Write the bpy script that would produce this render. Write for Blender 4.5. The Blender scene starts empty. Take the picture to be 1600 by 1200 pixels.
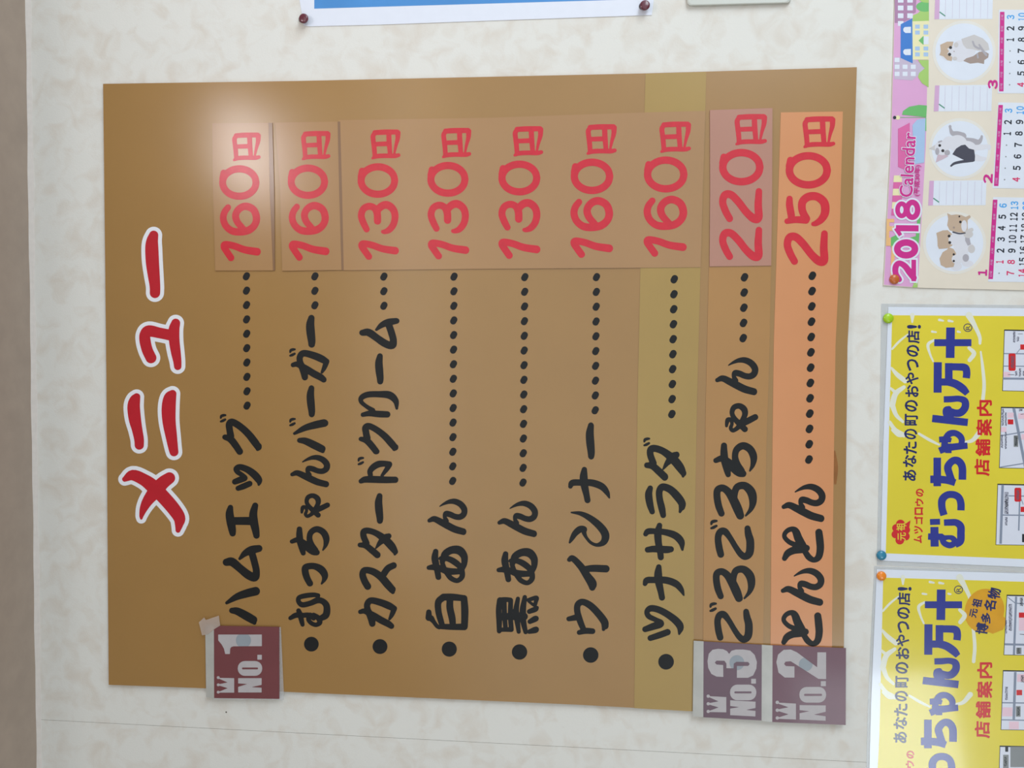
import bpy, math, random
import numpy as np
from mathutils import Matrix, Vector
from mathutils.geometry import tessellate_polygon
random.seed(4)
scene = bpy.context.scene
COL = scene.collection

# ------------------------------------------------------------------ camera, light, exposure
F = 1294.0
ZC = 1.73                                   # height of the board's centre above the floor
CAM = np.array([0.06123, -1.3, -0.19518])
R = np.array([[0.006210313, 0.088934754, -0.996018093],
              [-0.999337441, -0.035169012, -0.009371261],
              [-0.035862402, 0.995416370, 0.088657419]])
cam_d = bpy.data.cameras.new('camera')
cam_d.sensor_fit = 'HORIZONTAL'; cam_d.sensor_width = 36.0; cam_d.lens = 36.0 * F / 1600.0
cam_d.clip_start = 0.01
cam = bpy.data.objects.new('camera', cam_d); COL.objects.link(cam)
m = Matrix.Identity(4)
for i in range(3):
    m[i][0] = R[0][i]; m[i][1] = -R[1][i]; m[i][2] = -R[2][i]
m[0][3], m[1][3], m[2][3] = CAM[0], CAM[1], CAM[2] + ZC
cam.matrix_world = m
scene.camera = cam

world = bpy.data.worlds.new('world'); scene.world = world; world.use_nodes = True
bg = world.node_tree.nodes['Background']
bg.inputs[0].default_value = (0.84, 0.93, 1.0, 1); bg.inputs[1].default_value = 1.0

def area_light(name, loc, target, sx, sy, power, color, spread=180):
    d = bpy.data.lights.new(name, 'AREA'); d.shape = 'RECTANGLE'; d.size = sx; d.size_y = sy
    d.energy = power; d.color = color; d.spread = math.radians(spread)
    o = bpy.data.objects.new(name, d); COL.objects.link(o)
    o.location = loc
    o.rotation_euler = (Vector(target) - Vector(loc)).to_track_quat('-Z', 'Y').to_euler()
    return o
# daylight through the shop window on the right-hand side of the room
area_light('window_daylight', (2.4, -2.0, 0.6), (0.3, 0, 1.1), 2.0, 1.0, 44, (0.83, 0.93, 1.0))
# low lamp added on the left to brighten the wall and wash the second poster
area_light('low_fill_light', (-1.5, -2.1, 0.35), (-0.3, 0, 1.15), 0.55, 0.6, 8, (0.86, 0.95, 1.0))
# ceiling tube, running away from the wall
area_light('ceiling_tube_light', (0.59, -0.86, 2.43), (0.59, -0.86, 0), 0.2, 0.32, 3.2, (1.0, 0.96, 1.0))
# unseen lamp added further back, cut off near the ceiling by the added beam
area_light('added_back_light', (0.3, -2.5, 2.355), (0.1, 0, 1.7), 2.6, 0.08, 4.2, (1.0, 0.97, 0.93))

vs = scene.view_settings
scene.display_settings.display_device = 'sRGB'
vs.view_transform = 'Standard'; vs.look = 'None'; vs.gamma = 1.0; vs.exposure = 0.0
vs.use_curve_mapping = False

# ------------------------------------------------------------------ helpers
def W(px, py, h=0.0):
    """Point of the plane that lies h metres in front of the wall, seen at photograph pixel px, py."""
    d = R.T @ np.array([(px - 800) / F, (py - 600) / F, 1.0])
    t = (-h - CAM[1]) / d[1]
    p = CAM + t * d
    return (float(p[0]), float(p[1]), float(p[2] + ZC))
def Wn(P, h):
    P = np.asarray(P, float)
    q = np.stack([(P[:, 0] - 800) / F, (P[:, 1] - 600) / F, np.ones(len(P))], 1)
    d = q @ R
    t = (-h - CAM[1]) / d[:, 1]
    p = CAM + d * t[:, None]
    p[:, 2] += ZC
    return p

def lin(c):
    return tuple((x / 255 / 12.92) if x / 255 <= 0.04045 else ((x / 255 + 0.055) / 1.055) ** 2.4 for x in c)
MATS = {}
def mat(name, rgb, rough=0.5, spec=0.5, vary=0.04, scale=60.0, bump=0.0, coat=0.0, alpha=1.0, coat_rough=0.1):
    if name in MATS: return MATS[name]
    M = bpy.data.materials.new(name); M.use_nodes = True
    nt = M.node_tree; b = nt.nodes['Principled BSDF']
    base = lin(rgb)
    tc = nt.nodes.new('ShaderNodeTexCoord')
    n = nt.nodes.new('ShaderNodeTexNoise'); n.inputs['Scale'].default_value = scale; n.inputs['Detail'].default_value = 4
    r = nt.nodes.new('ShaderNodeMapRange')
    r.inputs['From Min'].default_value = 0.3; r.inputs['From Max'].default_value = 0.7
    r.inputs['To Min'].default_value = 1 - vary; r.inputs['To Max'].default_value = 1 + vary
    mx = nt.nodes.new('ShaderNodeVectorMath'); mx.operation = 'SCALE'; mx.inputs[0].default_value = base
    nt.links.new(tc.outputs['Object'], n.inputs['Vector']); nt.links.new(n.outputs['Fac'], r.inputs['Value'])
    nt.links.new(r.outputs[0], mx.inputs['Scale']); nt.links.new(mx.outputs[0], b.inputs['Base Color'])
    b.inputs['Roughness'].default_value = rough; b.inputs['Specular IOR Level'].default_value = spec
    b.inputs['Coat Weight'].default_value = coat; b.inputs['Coat Roughness'].default_value = coat_rough
    if alpha < 1: b.inputs['Alpha'].default_value = alpha
    if bump:
        bp = nt.nodes.new('ShaderNodeBump'); bp.inputs['Strength'].default_value = bump; bp.inputs['Distance'].default_value = 0.002
        nt.links.new(n.outputs['Fac'], bp.inputs['Height']); nt.links.new(bp.outputs[0], b.inputs['Normal'])
    MATS[name] = M
    return M

def tag(o, label=None, cat=None, group=None, kind=None):
    if label: o['label'] = label
    if cat: o['category'] = cat
    if group: o['group'] = group
    if kind: o['kind'] = kind
    return o
def empty(name, loc, label, cat, group=None):
    o = bpy.data.objects.new(name, None); o.empty_display_size = 0.05; COL.objects.link(o); o.location = loc
    return tag(o, label, cat, group)
def root_of(o):
    while o.parent: o = o.parent
    return o
def link_mesh(name, V, Fc, material, parent=None, smooth=False):
    V = np.asarray(V, float)
    off = np.zeros(3)
    rt = root_of(parent) if parent else None
    if rt is not None: off = np.array(rt.location)
    else: off = V.mean(0)
    me = bpy.data.meshes.new(name); me.from_pydata([tuple(v) for v in (V - off)], [], Fc); me.update()
    if smooth:
        for p in me.polygons: p.use_smooth = True
    me.materials.append(material)
    o = bpy.data.objects.new(name, me); COL.objects.link(o)
    if parent is None: o.location = off
    elif parent is rt: o.parent = rt
    else: o.parent = parent          # every mesh below a thing shares the thing's origin
    return o

def sheet(name, pts, h0, h1, material, parent=None):
    """A flat thing on the wall: outline in photograph pixels, back at h0, front at h1 metres off the wall."""
    P = Wn(pts, h1); n = len(P)
    if h1 - h0 < 1e-6: 
        tris = tessellate_polygon([[Vector((p[0], p[2], 0)) for p in P]])
        return link_mesh(name, P, [tuple(t) for t in tris], material, parent)
    Bk = P.copy(); Bk[:, 1] = -h0
    V = np.vstack([P, Bk])
    tris = [tuple(t) for t in tessellate_polygon([[Vector((p[0], p[2], 0)) for p in P]])]
    Fc = tris + [tuple(n + i for i in reversed(t)) for t in tris]
    Fc += [(i, (i + 1) % n, n + (i + 1) % n, n + i) for i in range(n)]
    return link_mesh(name, V, Fc, material, parent)
def rrect(x0, y0, x1, y1, r, n=5):
    out = []
    for cx, cy, a in ((x1 - r, y0 + r, -90), (x1 - r, y1 - r, 0), (x0 + r, y1 - r, 90), (x0 + r, y0 + r, 180)):
        for k in range(n + 1):
            t = math.radians(a + 90 * k / n); out.append((cx + r * math.cos(t), cy + r * math.sin(t)))
    return out
def ell(cx, cy, rx, ry, rot=0, n=28):
    c, s = math.cos(math.radians(rot)), math.sin(math.radians(rot))
    return [(cx + rx * math.cos(t) * c - ry * math.sin(t) * s, cy + rx * math.cos(t) * s + ry * math.sin(t) * c)
            for t in (2 * math.pi * k / n for k in range(n))]

# ---- ink: printed shapes as one clean outline (distance field of brush strokes and outlines, contoured)
def smooth_path(P, sub=5):
    P = [np.array(p, float) for p in P]
    if len(P) < 3: return P
    out = []
    for i in range(len(P) - 1):
        p0 = P[i - 1] if i else 2 * P[0] - P[1]
        p1, p2 = P[i], P[i + 1]
        p3 = P[i + 2] if i + 2 < len(P) else 2 * P[-1] - P[-2]
        for k in range(sub):
            t = k / sub
            out.append(0.5 * ((2 * p1) + (-p0 + p2) * t + (2 * p0 - 5 * p1 + 4 * p2 - p3) * t * t + (-p0 + 3 * p1 - 3 * p2 + p3) * t ** 3))
    out.append(P[-1])
    return out
def d_stroke(X, Y, path, butt=False, soft=True):
    P = smooth_path(path) if soft else [np.array(p, float) for p in path]
    D = np.full(X.shape, 1e9)
    if len(P) == 1:
        return np.hypot(X - P[0][0], Y - P[0][1]) - P[0][2]
    for a, b in zip(P[:-1], P[1:]):
        vx, vy = b[0] - a[0], b[1] - a[1]; L = vx * vx + vy * vy + 1e-9
        t = np.clip(((X - a[0]) * vx + (Y - a[1]) * vy) / L, 0, 1)
        D = np.minimum(D, np.hypot(X - a[0] - t * vx, Y - a[1] - t * vy) - (a[2] + t * (b[2] - a[2])))
    if butt:
        for e, q in ((P[0], P[min(2, len(P) - 1)]), (P[-1], P[max(-3, -len(P))])):
            v = np.array([e[0] - q[0], e[1] - q[1]]); v /= np.linalg.norm(v) + 1e-9
            s = (X - e[0]) * v[0] + (Y - e[1]) * v[1]
            near = np.hypot(X - e[0], Y - e[1]) < 1.6 * e[2]
            D = np.where(near, np.maximum(D, s), D)
    return D
def d_poly(X, Y, pts):
    P = np.array(pts, float); D = np.full(X.shape, 1e9); ins = np.zeros(X.shape, bool)
    for i in range(len(P)):
        a, b = P[i], P[(i + 1) % len(P)]
        vx, vy = b - a; L = vx * vx + vy * vy + 1e-9
        t = np.clip(((X - a[0]) * vx + (Y - a[1]) * vy) / L, 0, 1)
        D = np.minimum(D, np.hypot(X - a[0] - t * vx, Y - a[1] - t * vy))
        c = ((a[1] > Y) != (b[1] > Y)) & (X < (b[0] - a[0]) * (Y - a[1]) / (b[1] - a[1] + 1e-12) + a[0])
        ins ^= c
    return np.where(ins, -D, D)
def contour(f, xs, ys):
    ins = f < 0; V = []; Fc = []
    full = ins[:-1, :-1] & ins[1:, :-1] & ins[:-1, 1:] & ins[1:, 1:]
    any_ = ins[:-1, :-1] | ins[1:, :-1] | ins[:-1, 1:] | ins[1:, 1:]
    ny, nx = full.shape
    for j in range(ny):
        row = full[j]; i = 0
        if row.any():
            idx = np.flatnonzero(np.diff(np.concatenate(([0], row.astype(int), [0]))))
            for s, e in zip(idx[::2], idx[1::2]):
                k = len(V); V += [(xs[s], ys[j]), (xs[e], ys[j]), (xs[e], ys[j + 1]), (xs[s], ys[j + 1])]
                Fc.append((k, k + 1, k + 2, k + 3))
        for i in np.flatnonzero(any_[j] & ~row):
            cs = [(i, j), (i + 1, j), (i + 1, j + 1), (i, j + 1)]; poly = []
            for q in range(4):
                (a, b), (c, d) = cs[q], cs[(q + 1) % 4]
                fa, fb = f[b, a], f[d, c]
                if fa < 0: poly.append((xs[a], ys[b]))
                if (fa < 0) != (fb < 0):
                    t = fa / (fa - fb); poly.append((xs[a] + t * (xs[c] - xs[a]), ys[b] + t * (ys[d] - ys[b])))
            if len(poly) > 2:
                k = len(V); V += poly; Fc.append(tuple(range(k, k + len(poly))))
    return V, Fc
INK = {}
def ink_field(shapes, step):
    """shapes: list of ('s', path) round strokes, ('b', path) flat-ended, ('l', path) straight segments, ('p', outline), ('-', outline) cut away,
    ('&', outline) keep only inside, ('g', amount) grow."""
    lo = [1e9, 1e9]; hi = [-1e9, -1e9]; g = sum(s[1] for s in shapes if s[0] == 'g')
    for s in shapes:
        if s[0] in 'sblp':
            for p in s[1]:
                r = p[2] if len(p) > 2 else 0
                lo = [min(lo[0], p[0] - r), min(lo[1], p[1] - r)]; hi = [max(hi[0], p[0] + r), max(hi[1], p[1] + r)]
    pad = 3 * step + g + 0.02 * (hi[0] - lo[0])
    xs = np.arange(lo[0] - pad, hi[0] + pad + step, step); ys = np.arange(lo[1] - pad, hi[1] + pad + step, step)
    X, Y = np.meshgrid(xs, ys); D = np.full(X.shape, 1e9)
    for s in shapes:
        if s[0] == 's': D = np.minimum(D, d_stroke(X, Y, s[1]))
        elif s[0] == 'b': D = np.minimum(D, d_stroke(X, Y, s[1], True))
        elif s[0] == 'l': D = np.minimum(D, d_stroke(X, Y, s[1], True, False))
        elif s[0] == 'p': D = np.minimum(D, d_poly(X, Y, s[1]))
        elif s[0] == '-': D = np.maximum(D, -d_poly(X, Y, s[1]))
        elif s[0] == '&': D = np.maximum(D, d_poly(X, Y, s[1]))
    if g: D = D - g
    return contour(D, xs, ys)
def ink(name, shapes, h, material, parent, org=(0, 0), s=1.0, bbox=None, px=0.55, key=None):
    """Draw shapes (window units: photograph pixel = org + unit / s) at height h; bbox=(x0,x1,y0,y1) in units squeezes the drawing there."""
    k = (key, s) if key else None
    if k and k in INK: V, Fc = INK[k]
    else:
        V, Fc = ink_field(shapes, px * s); V = np.array(V)
        if k: INK[k] = (V, Fc)
    P = V.copy()
    if bbox:
        mn, mx = P.min(0), P.max(0)
        P[:, 0] = bbox[0] + (P[:, 0] - mn[0]) / (mx[0] - mn[0]) * (bbox[1] - bbox[0])
        P[:, 1] = bbox[2] + (P[:, 1] - mn[1]) / (mx[1] - mn[1]) * (bbox[3] - bbox[2])
    P = np.array(org, float) + P / s
    return link_mesh(name, Wn(P, h), Fc, material, parent)

# ---- lettering from Blender's own built-in font
TXT = {}
def text_edges(t):
    if t.isascii() and t.isdigit(): t = ''.join(chr(0xFF10 + int(c)) for c in t)
    if t in TXT: return TXT[t]
    c = bpy.data.curves.new('lettering', 'FONT'); c.body = t; c.resolution_u = 3; c.fill_mode = 'FRONT'
    o = bpy.data.objects.new('lettering', c); COL.objects.link(o)
    bpy.context.view_layer.update()
    me = bpy.data.meshes.new_from_object(o.evaluated_get(bpy.context.evaluated_depsgraph_get()))
    V = np.array([v.co[:2] for v in me.vertices]); cnt = {}
    for p in me.polygons:
        for ek in p.edge_keys: cnt[ek] = cnt.get(ek, 0) + 1
    E = np.array([(V[i][0], V[i][1], V[j][0], V[j][1]) for (i, j), n in cnt.items() if n == 1])
    bpy.data.objects.remove(o); bpy.data.curves.remove(c); bpy.data.meshes.remove(me)
    TXT[t] = E
    return E
FLD = {}
def text_field(t, bold, step):
    if (t, bold, step) in FLD: return FLD[(t, bold, step)]
    E = text_edges(t); x0, x1 = min(E[:, 0].min(), E[:, 2].min()), max(E[:, 0].max(), E[:, 2].max()); y0, y1 = min(E[:, 1].min(), E[:, 3].min()), max(E[:, 1].max(), E[:, 3].max())
    pad = bold + 3 * step
    xs = np.arange(x0 - pad, x1 + pad + step, step); ys = np.arange(y0 - pad, y1 + pad + step, step)
    X, Y = np.meshgrid(xs, ys); D = np.full(X.shape, 1e9); ins = np.zeros(X.shape, bool)
    for ax, ay, bx_, by_ in E:
        vx, vy = bx_ - ax, by_ - ay; L_ = vx * vx + vy * vy + 1e-12
        q = np.clip(((X - ax) * vx + (Y - ay) * vy) / L_, 0, 1)
        D = np.minimum(D, np.hypot(X - ax - q * vx, Y - ay - q * vy))
        if ay != by_: ins ^= ((ay > Y) != (by_ > Y)) & (X < vx * (Y - ay) / vy + ax)
    V, Fc = contour(np.where(ins, -D, D) - bold, xs, ys)
    FLD[(t, bold, step)] = (np.array(V), Fc)
    return FLD[(t, bold, step)]
def ftext(name, t, p0, p1, hpx, h, material, parent, bold=0.0):
    """Lettering whose ink runs from p0 to p1 along its foot (photograph pixels) and is hpx high."""
    step = 0.022 if len(t) > 2 else (0.03 if hpx < 8 else 0.02)
    V, Fc = text_field(t, bold, step)
    mn, mx = V.min(0), V.max(0)
    u = np.array(p1, float) - np.array(p0, float); L_ = np.linalg.norm(u); v = np.array([u[1], -u[0]]) / L_
    P = np.array(p0) + ((V[:, :1] - mn[0]) / (mx[0] - mn[0])) * u + ((V[:, 1:] - mn[1]) / (mx[1] - mn[1])) * hpx * v
    return link_mesh(name, Wn(P, h), Fc, material, parent)
def fchar(name, t, x0, x1, y0, y1, h, material, parent, bold=0.0):
    return ftext(name, t, (x1, y1), (x1, y0), x1 - x0, h, material, parent, bold)

def lathe(name, px, py, h, prof, material, parent=None, tilt=(0, 0), n=24):
    """Round head on the wall: prof = [(radius px, height m)]."""
    c = np.array(W(px, py, h)); V = []; Fc = []
    k = 1.3 / F
    for r, z in prof:
        for i in range(n):
            a = 2 * math.pi * i / n
            V.append((c[0] + r * k * math.cos(a) + tilt[0] * z, c[1] - z, c[2] + r * k * math.sin(a) + tilt[1] * z))
    m_ = len(prof)
    for j in range(m_ - 1):
        for i in range(n): Fc.append((j * n + i, j * n + (i + 1) % n, (j + 1) * n + (i + 1) % n, (j + 1) * n + i))
    Fc.append(tuple((m_ - 1) * n + i for i in range(n)))
    Fc.append(tuple(reversed(range(n))))
    return link_mesh(name, V, Fc, material, parent, smooth=True)

# ------------------------------------------------------------------ materials
def wallpaper_mat(name='wallpaper', k=1.0):
    M = bpy.data.materials.new(name); M.use_nodes = True; nt = M.node_tree; b = nt.nodes['Principled BSDF']
    tc = nt.nodes.new('ShaderNodeTexCoord')
    n1 = nt.nodes.new('ShaderNodeTexNoise'); n1.inputs['Scale'].default_value = 30; n1.inputs['Detail'].default_value = 5; n1.inputs['Distortion'].default_value = 0.6
    cr = nt.nodes.new('ShaderNodeValToRGB')
    cr.color_ramp.elements[0].position = 0.30; cr.color_ramp.elements[0].color = (*lin((224, 217, 207)), 1)
    cr.color_ramp.elements[1].position = 0.55; cr.color_ramp.elements[1].color = (*lin((232, 230, 224)), 1)
    n2 = nt.nodes.new('ShaderNodeTexNoise'); n2.inputs['Scale'].default_value = 420; n2.inputs['Detail'].default_value = 3
    bp = nt.nodes.new('ShaderNodeBump'); bp.inputs['Strength'].default_value = 0.16; bp.inputs['Distance'].default_value = 0.0012
    vo = nt.nodes.new('ShaderNodeTexVoronoi'); vo.inputs['Scale'].default_value = 22
    lt = nt.nodes.new('ShaderNodeMath'); lt.operation = 'LESS_THAN'; lt.inputs[1].default_value = 0.03
    sc = nt.nodes.new('ShaderNodeSeparateColor'); gt = nt.nodes.new('ShaderNodeMath'); gt.operation = 'GREATER_THAN'; gt.inputs[1].default_value = 0.93
    mu = nt.nodes.new('ShaderNodeMath'); mu.operation = 'MULTIPLY'
    mix = nt.nodes.new('ShaderNodeMix'); mix.data_type = 'RGBA'; mix.inputs['B'].default_value = (0.12, 0.10, 0.08, 1)
    L = nt.links.new
    L(tc.outputs['Object'], n1.inputs['Vector']); L(tc.outputs['Object'], n2.inputs['Vector']); L(tc.outputs['Object'], vo.inputs['Vector'])
    L(n1.outputs['Fac'], cr.inputs[0]); L(vo.outputs['Distance'], lt.inputs[0]); L(vo.outputs['Color'], sc.inputs[0]); L(sc.outputs[0], gt.inputs[0])
    L(lt.outputs[0], mu.inputs[0]); L(gt.outputs[0], mu.inputs[1]); L(mu.outputs[0], mix.inputs['Factor'])
    L(cr.outputs[0], mix.inputs['A']); L(mix.outputs['Result'], b.inputs['Base Color'])
    L(n2.outputs['Fac'], bp.inputs['Height']); L(bp.outputs[0], b.inputs['Normal'])
    b.inputs['Roughness'].default_value = 0.7; b.inputs['Specular IOR Level'].default_value = 0.3
    return M
WALLP = wallpaper_mat()
CEIL = mat('ceiling_paper', (176, 160, 147), 0.8, 0.2, 0.05, 30, 0.1)
BEAD = mat('caulk', (222, 214, 208), 0.6, 0.3, 0.04, 90)
FLOOR = mat('floor_tiles', (150, 142, 130), 0.5, 0.4, 0.08, 5)
def board_mat(name, rgb):
    return mat(name, rgb, 0.24, 0.75, 0.03, 7, 0.0)
M_BOARD = board_mat('board_tan', (166, 126, 72))
M_TUNA = board_mat('strip_ochre', (172, 140, 72))
M_PATCH = board_mat('patch_tan', (174, 132, 86))
M_GORO = board_mat('strip_tan', (178, 130, 70))
M_PINK = board_mat('patch_rose', (184, 132, 112))
M_ORANGE = board_mat('strip_orange', (216, 146, 94))
M_BLACK = mat('vinyl_black', (27, 28, 29), 0.42, 0.3, 0.05)
M_RED = mat('vinyl_red', (194, 28, 44), 0.40, 0.45, 0.03)
M_PRICE = mat('marker_red', (210, 28, 50), 0.28, 0.6, 0.05, 90)
M_WHITE = mat('vinyl_white', (240, 240, 246), 0.4, 0.5, 0.01)
M_STAIN = mat('stain_brown', (150, 98, 52), 0.5, 0.3, 0.1, 60)

# ------------------------------------------------------------------ room
def room_box(name, lo, hi, material):
    (x0, y0, z0), (x1, y1, z1) = lo, hi
    V = [(x, y, z) for x in (x0, x1) for y in (y0, y1) for z in (z0, z1)]
    Fc = [(0, 1, 3, 2), (4, 6, 7, 5), (0, 4, 5, 1), (2, 3, 7, 6), (0, 2, 6, 4), (1, 5, 7, 3)]
    o = link_mesh(name, V, Fc, material); o['kind'] = 'structure'
    return o
ZCEIL = 0.7198 + ZC
room_box('floor', (-2.6, -4.2, -0.1), (2.9, 0.2, 0.0), FLOOR)
room_box('ceiling', (-2.6, -4.2, ZCEIL), (2.9, 0.2, ZCEIL + 0.1), CEIL)
room_box('wall_left', (-2.7, -4.2, 0), (-2.6, 0.2, ZCEIL), WALLP)
room_box('added_shade_beam', (-2.6, -1.12, ZCEIL - 0.075), (2.9, -1.02, ZCEIL), CEIL)  # unseen beam, added to shade the wall just below the ceiling
# the photographed wall: plaster behind, lengths of wallpaper on it with a hairline seam between them
seam = [W(92, 1126), W(1350, 1191)]
k = (seam[1][0] - seam[0][0]) / (seam[1][2] - seam[0][2])
xs_ = lambda z: seam[0][0] + k * (z - seam[0][2])
wall = room_box('wall_back', (-2.6, 0.0006, 0), (2.9, 0.15, ZCEIL), mat('plaster', (120, 112, 100), 0.9, 0.1, 0.05))
def paper_length(xa, xb):
    P = np.array([(xa(0), 0.0, 0), (xb(0), 0.0, 0), (xb(ZCEIL), 0.0, ZCEIL), (xa(ZCEIL), 0.0, ZCEIL)])
    B2 = P.copy(); B2[:, 1] = 0.0006
    Fc = [(0, 1, 2, 3), (7, 6, 5, 4)] + [(i, (i + 1) % 4, 4 + (i + 1) % 4, 4 + i) for i in range(4)]
    V = np.vstack([P, B2]) - np.array(wall.location)
    me = bpy.data.meshes.new('wallpaper_strip'); me.from_pydata([tuple(v) for v in V], [], Fc); me.materials.append(WALLP)
    o = bpy.data.objects.new('wallpaper_strip', me); COL.objects.link(o); o.parent = wall
g = 0.0003
paper_length(lambda z: -2.6, lambda z: xs_(z) - g)
paper_length(lambda z: xs_(z) + g, lambda z: xs_(z) + 1.9)
paper_length(lambda z: xs_(z) + 1.9006, lambda z: 2.9)
# bead of caulk in the corner between wall and ceiling
Vb = []; Fb = []; N = 160; K = 7
for i in range(N + 1):
    x = -2.6 + 5.5 * i / N; r = 0.0058 + 0.0007 * math.sin(i * 1.7) + 0.0005 * math.sin(i * 0.61)
    for j in range(K):
        a = math.pi / 2 * j / (K - 1)
        Vb.append((x, -r * (1 - 0.72 * math.sin(a)) if j < K - 1 else 0.0, ZCEIL - r * (1 - 0.72 * math.cos(a)) if j else ZCEIL))
for i in range(N):
    for j in range(K - 1): Fb.append((i * K + j, (i + 1) * K + j, (i + 1) * K + j + 1, i * K + j + 1))
o = link_mesh('trim_1', Vb, Fb, BEAD, smooth=True); o['kind'] = 'structure'

# ------------------------------------------------------------------ menu board
HB = 0.006
board = empty('menu_board', W(748, 615, 0), 'large tan menu board with red title and handwritten snack prices, hung on the wall', 'menu board')
panel = sheet('panel', [(161, 131), (460, 126.6), (1000, 114.8), (1338.9, 105), (1334, 265), (1329.8, 430), (1324.2, 540), (1321.2, 800), (1318.6, 1010), (1316, 1122),
                        (1083, 1111), (900, 1101), (321, 1075.5), (169.8, 1070), (166.3, 600), (163, 300)], 0.0006, HB, M_BOARD, board)
def part(o, label):
    o['label'] = label; return o
tuna = part(sheet('item_strip', [(1008.5, 115.3), (1103.5, 112.4), (1102, 173), (1094.6, 418), (1088.8, 640), (1085.5, 840), (1083, 1111.5), (991, 1106.5), (996, 640), (1000.6, 418)],
                  HB, HB + 0.0008, M_TUNA, board), 'ochre strip pasted across the board for the seventh line')
goro = part(sheet('item_strip', [(1109, 410), (1205, 408), (1202, 560), (1197.5, 700), (1195, 840), (1192.5, 1012), (1098.5, 1010), (1100, 840), (1102.5, 640), (1107.6, 420)],
                  HB, HB + 0.0008, M_GORO, board), 'tan strip pasted on for the eighth line')
tonton = part(sheet('item_strip', [(1220, 175.6), (1316.9, 174.3), (1310.5, 430), (1305.5, 540), (1301.2, 840), (1300, 1014), (1204, 1012), (1205.2, 840), (1209, 540), (1212.4, 430)],
                    HB, HB + 0.0006, M_ORANGE, board), 'orange strip of the ninth line')
HP = HB + 0.0018
p1 = part(sheet('price_patch', [(331.5, 192.6), (419.5, 192), (421.5, 300), (426.5, 422.6), (336.3, 422.8), (333, 300)], HB, HP, M_PATCH, board), 'tan patch under the first price')
p2 = part(sheet('price_patch', [(430, 191.6), (527.5, 190), (530, 300), (533.5, 421.8), (441, 423.2), (438, 300)], HB, HP, M_PATCH, board), 'tan patch under the second price')
p3 = part(sheet('price_patch', [(529.5, 187.6), (765, 184), (980, 176.5), (1102, 173.2), (1098, 300), (1094.6, 417.5), (990, 418.5), (765, 420), (537, 422.4), (533, 300)],
                HB, HP - 0.0003, M_PATCH, board), 'long tan patch under five prices')
p8 = part(sheet('price_patch', [(1109.3, 172), (1206.9, 168.8), (1206.4, 300), (1205, 415), (1108.7, 416.3), (1109.6, 300)], HB, HP + 0.0004, M_PINK, board), 'rose patch under the eighth price')
ink('stain', [('s', [(1303.5, 706, 2), (1306, 730, 3.4), (1305, 755, 2)])], HB + 0.0001, M_STAIN, board)

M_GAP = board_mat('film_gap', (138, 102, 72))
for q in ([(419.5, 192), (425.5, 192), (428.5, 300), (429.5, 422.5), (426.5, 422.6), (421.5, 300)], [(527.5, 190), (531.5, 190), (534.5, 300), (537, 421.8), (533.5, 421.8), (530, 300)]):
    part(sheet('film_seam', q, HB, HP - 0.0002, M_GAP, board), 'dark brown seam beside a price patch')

# handwriting, drawn stroke by stroke; each stroke is a list of x, y, half-width
def S(*a):
    return ('s', [tuple(a[i:i + 3]) for i in range(0, len(a), 3)])
def B(*a):
    return ('b', [tuple(a[i:i + 3]) for i in range(0, len(a), 3)])
def L(*a):
    return ('l', [tuple(a[i:i + 3]) for i in range(0, len(a), 3)])
def ringpts(cx, cy, rx, ry, r, a0=0, a1=360, n=16):
    out = []
    for i in range(n + 1):
        t = math.radians(a0 + (a1 - a0) * i / n); out += [cx + rx * math.cos(t), cy + ry * math.sin(t), r]
    return out
A1, A2, B1, B2, C2, D1, D2, E1, E2, FF, GG, HH = ((330, 420), 4), ((330, 720), 4), ((545, 420), 4), ((545, 740), 4), ((760, 740), 4), ((860, 560), 4), ((860, 760), 4), ((985, 640), 4), ((985, 840), 4), ((1100, 540), 4), ((1180, 720), 5.4545), ((1180, 910), 5.2174)
T1, T2, KK = ((160, 330), 4.444), ((160, 580), 4.444), ((430, 650), 8)
P1_, P2_, P3_, P4_ = ((320, 180), 4.8), ((540, 180), 4.8), ((760, 180), 4.8), ((980, 100), 3.636)

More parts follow.
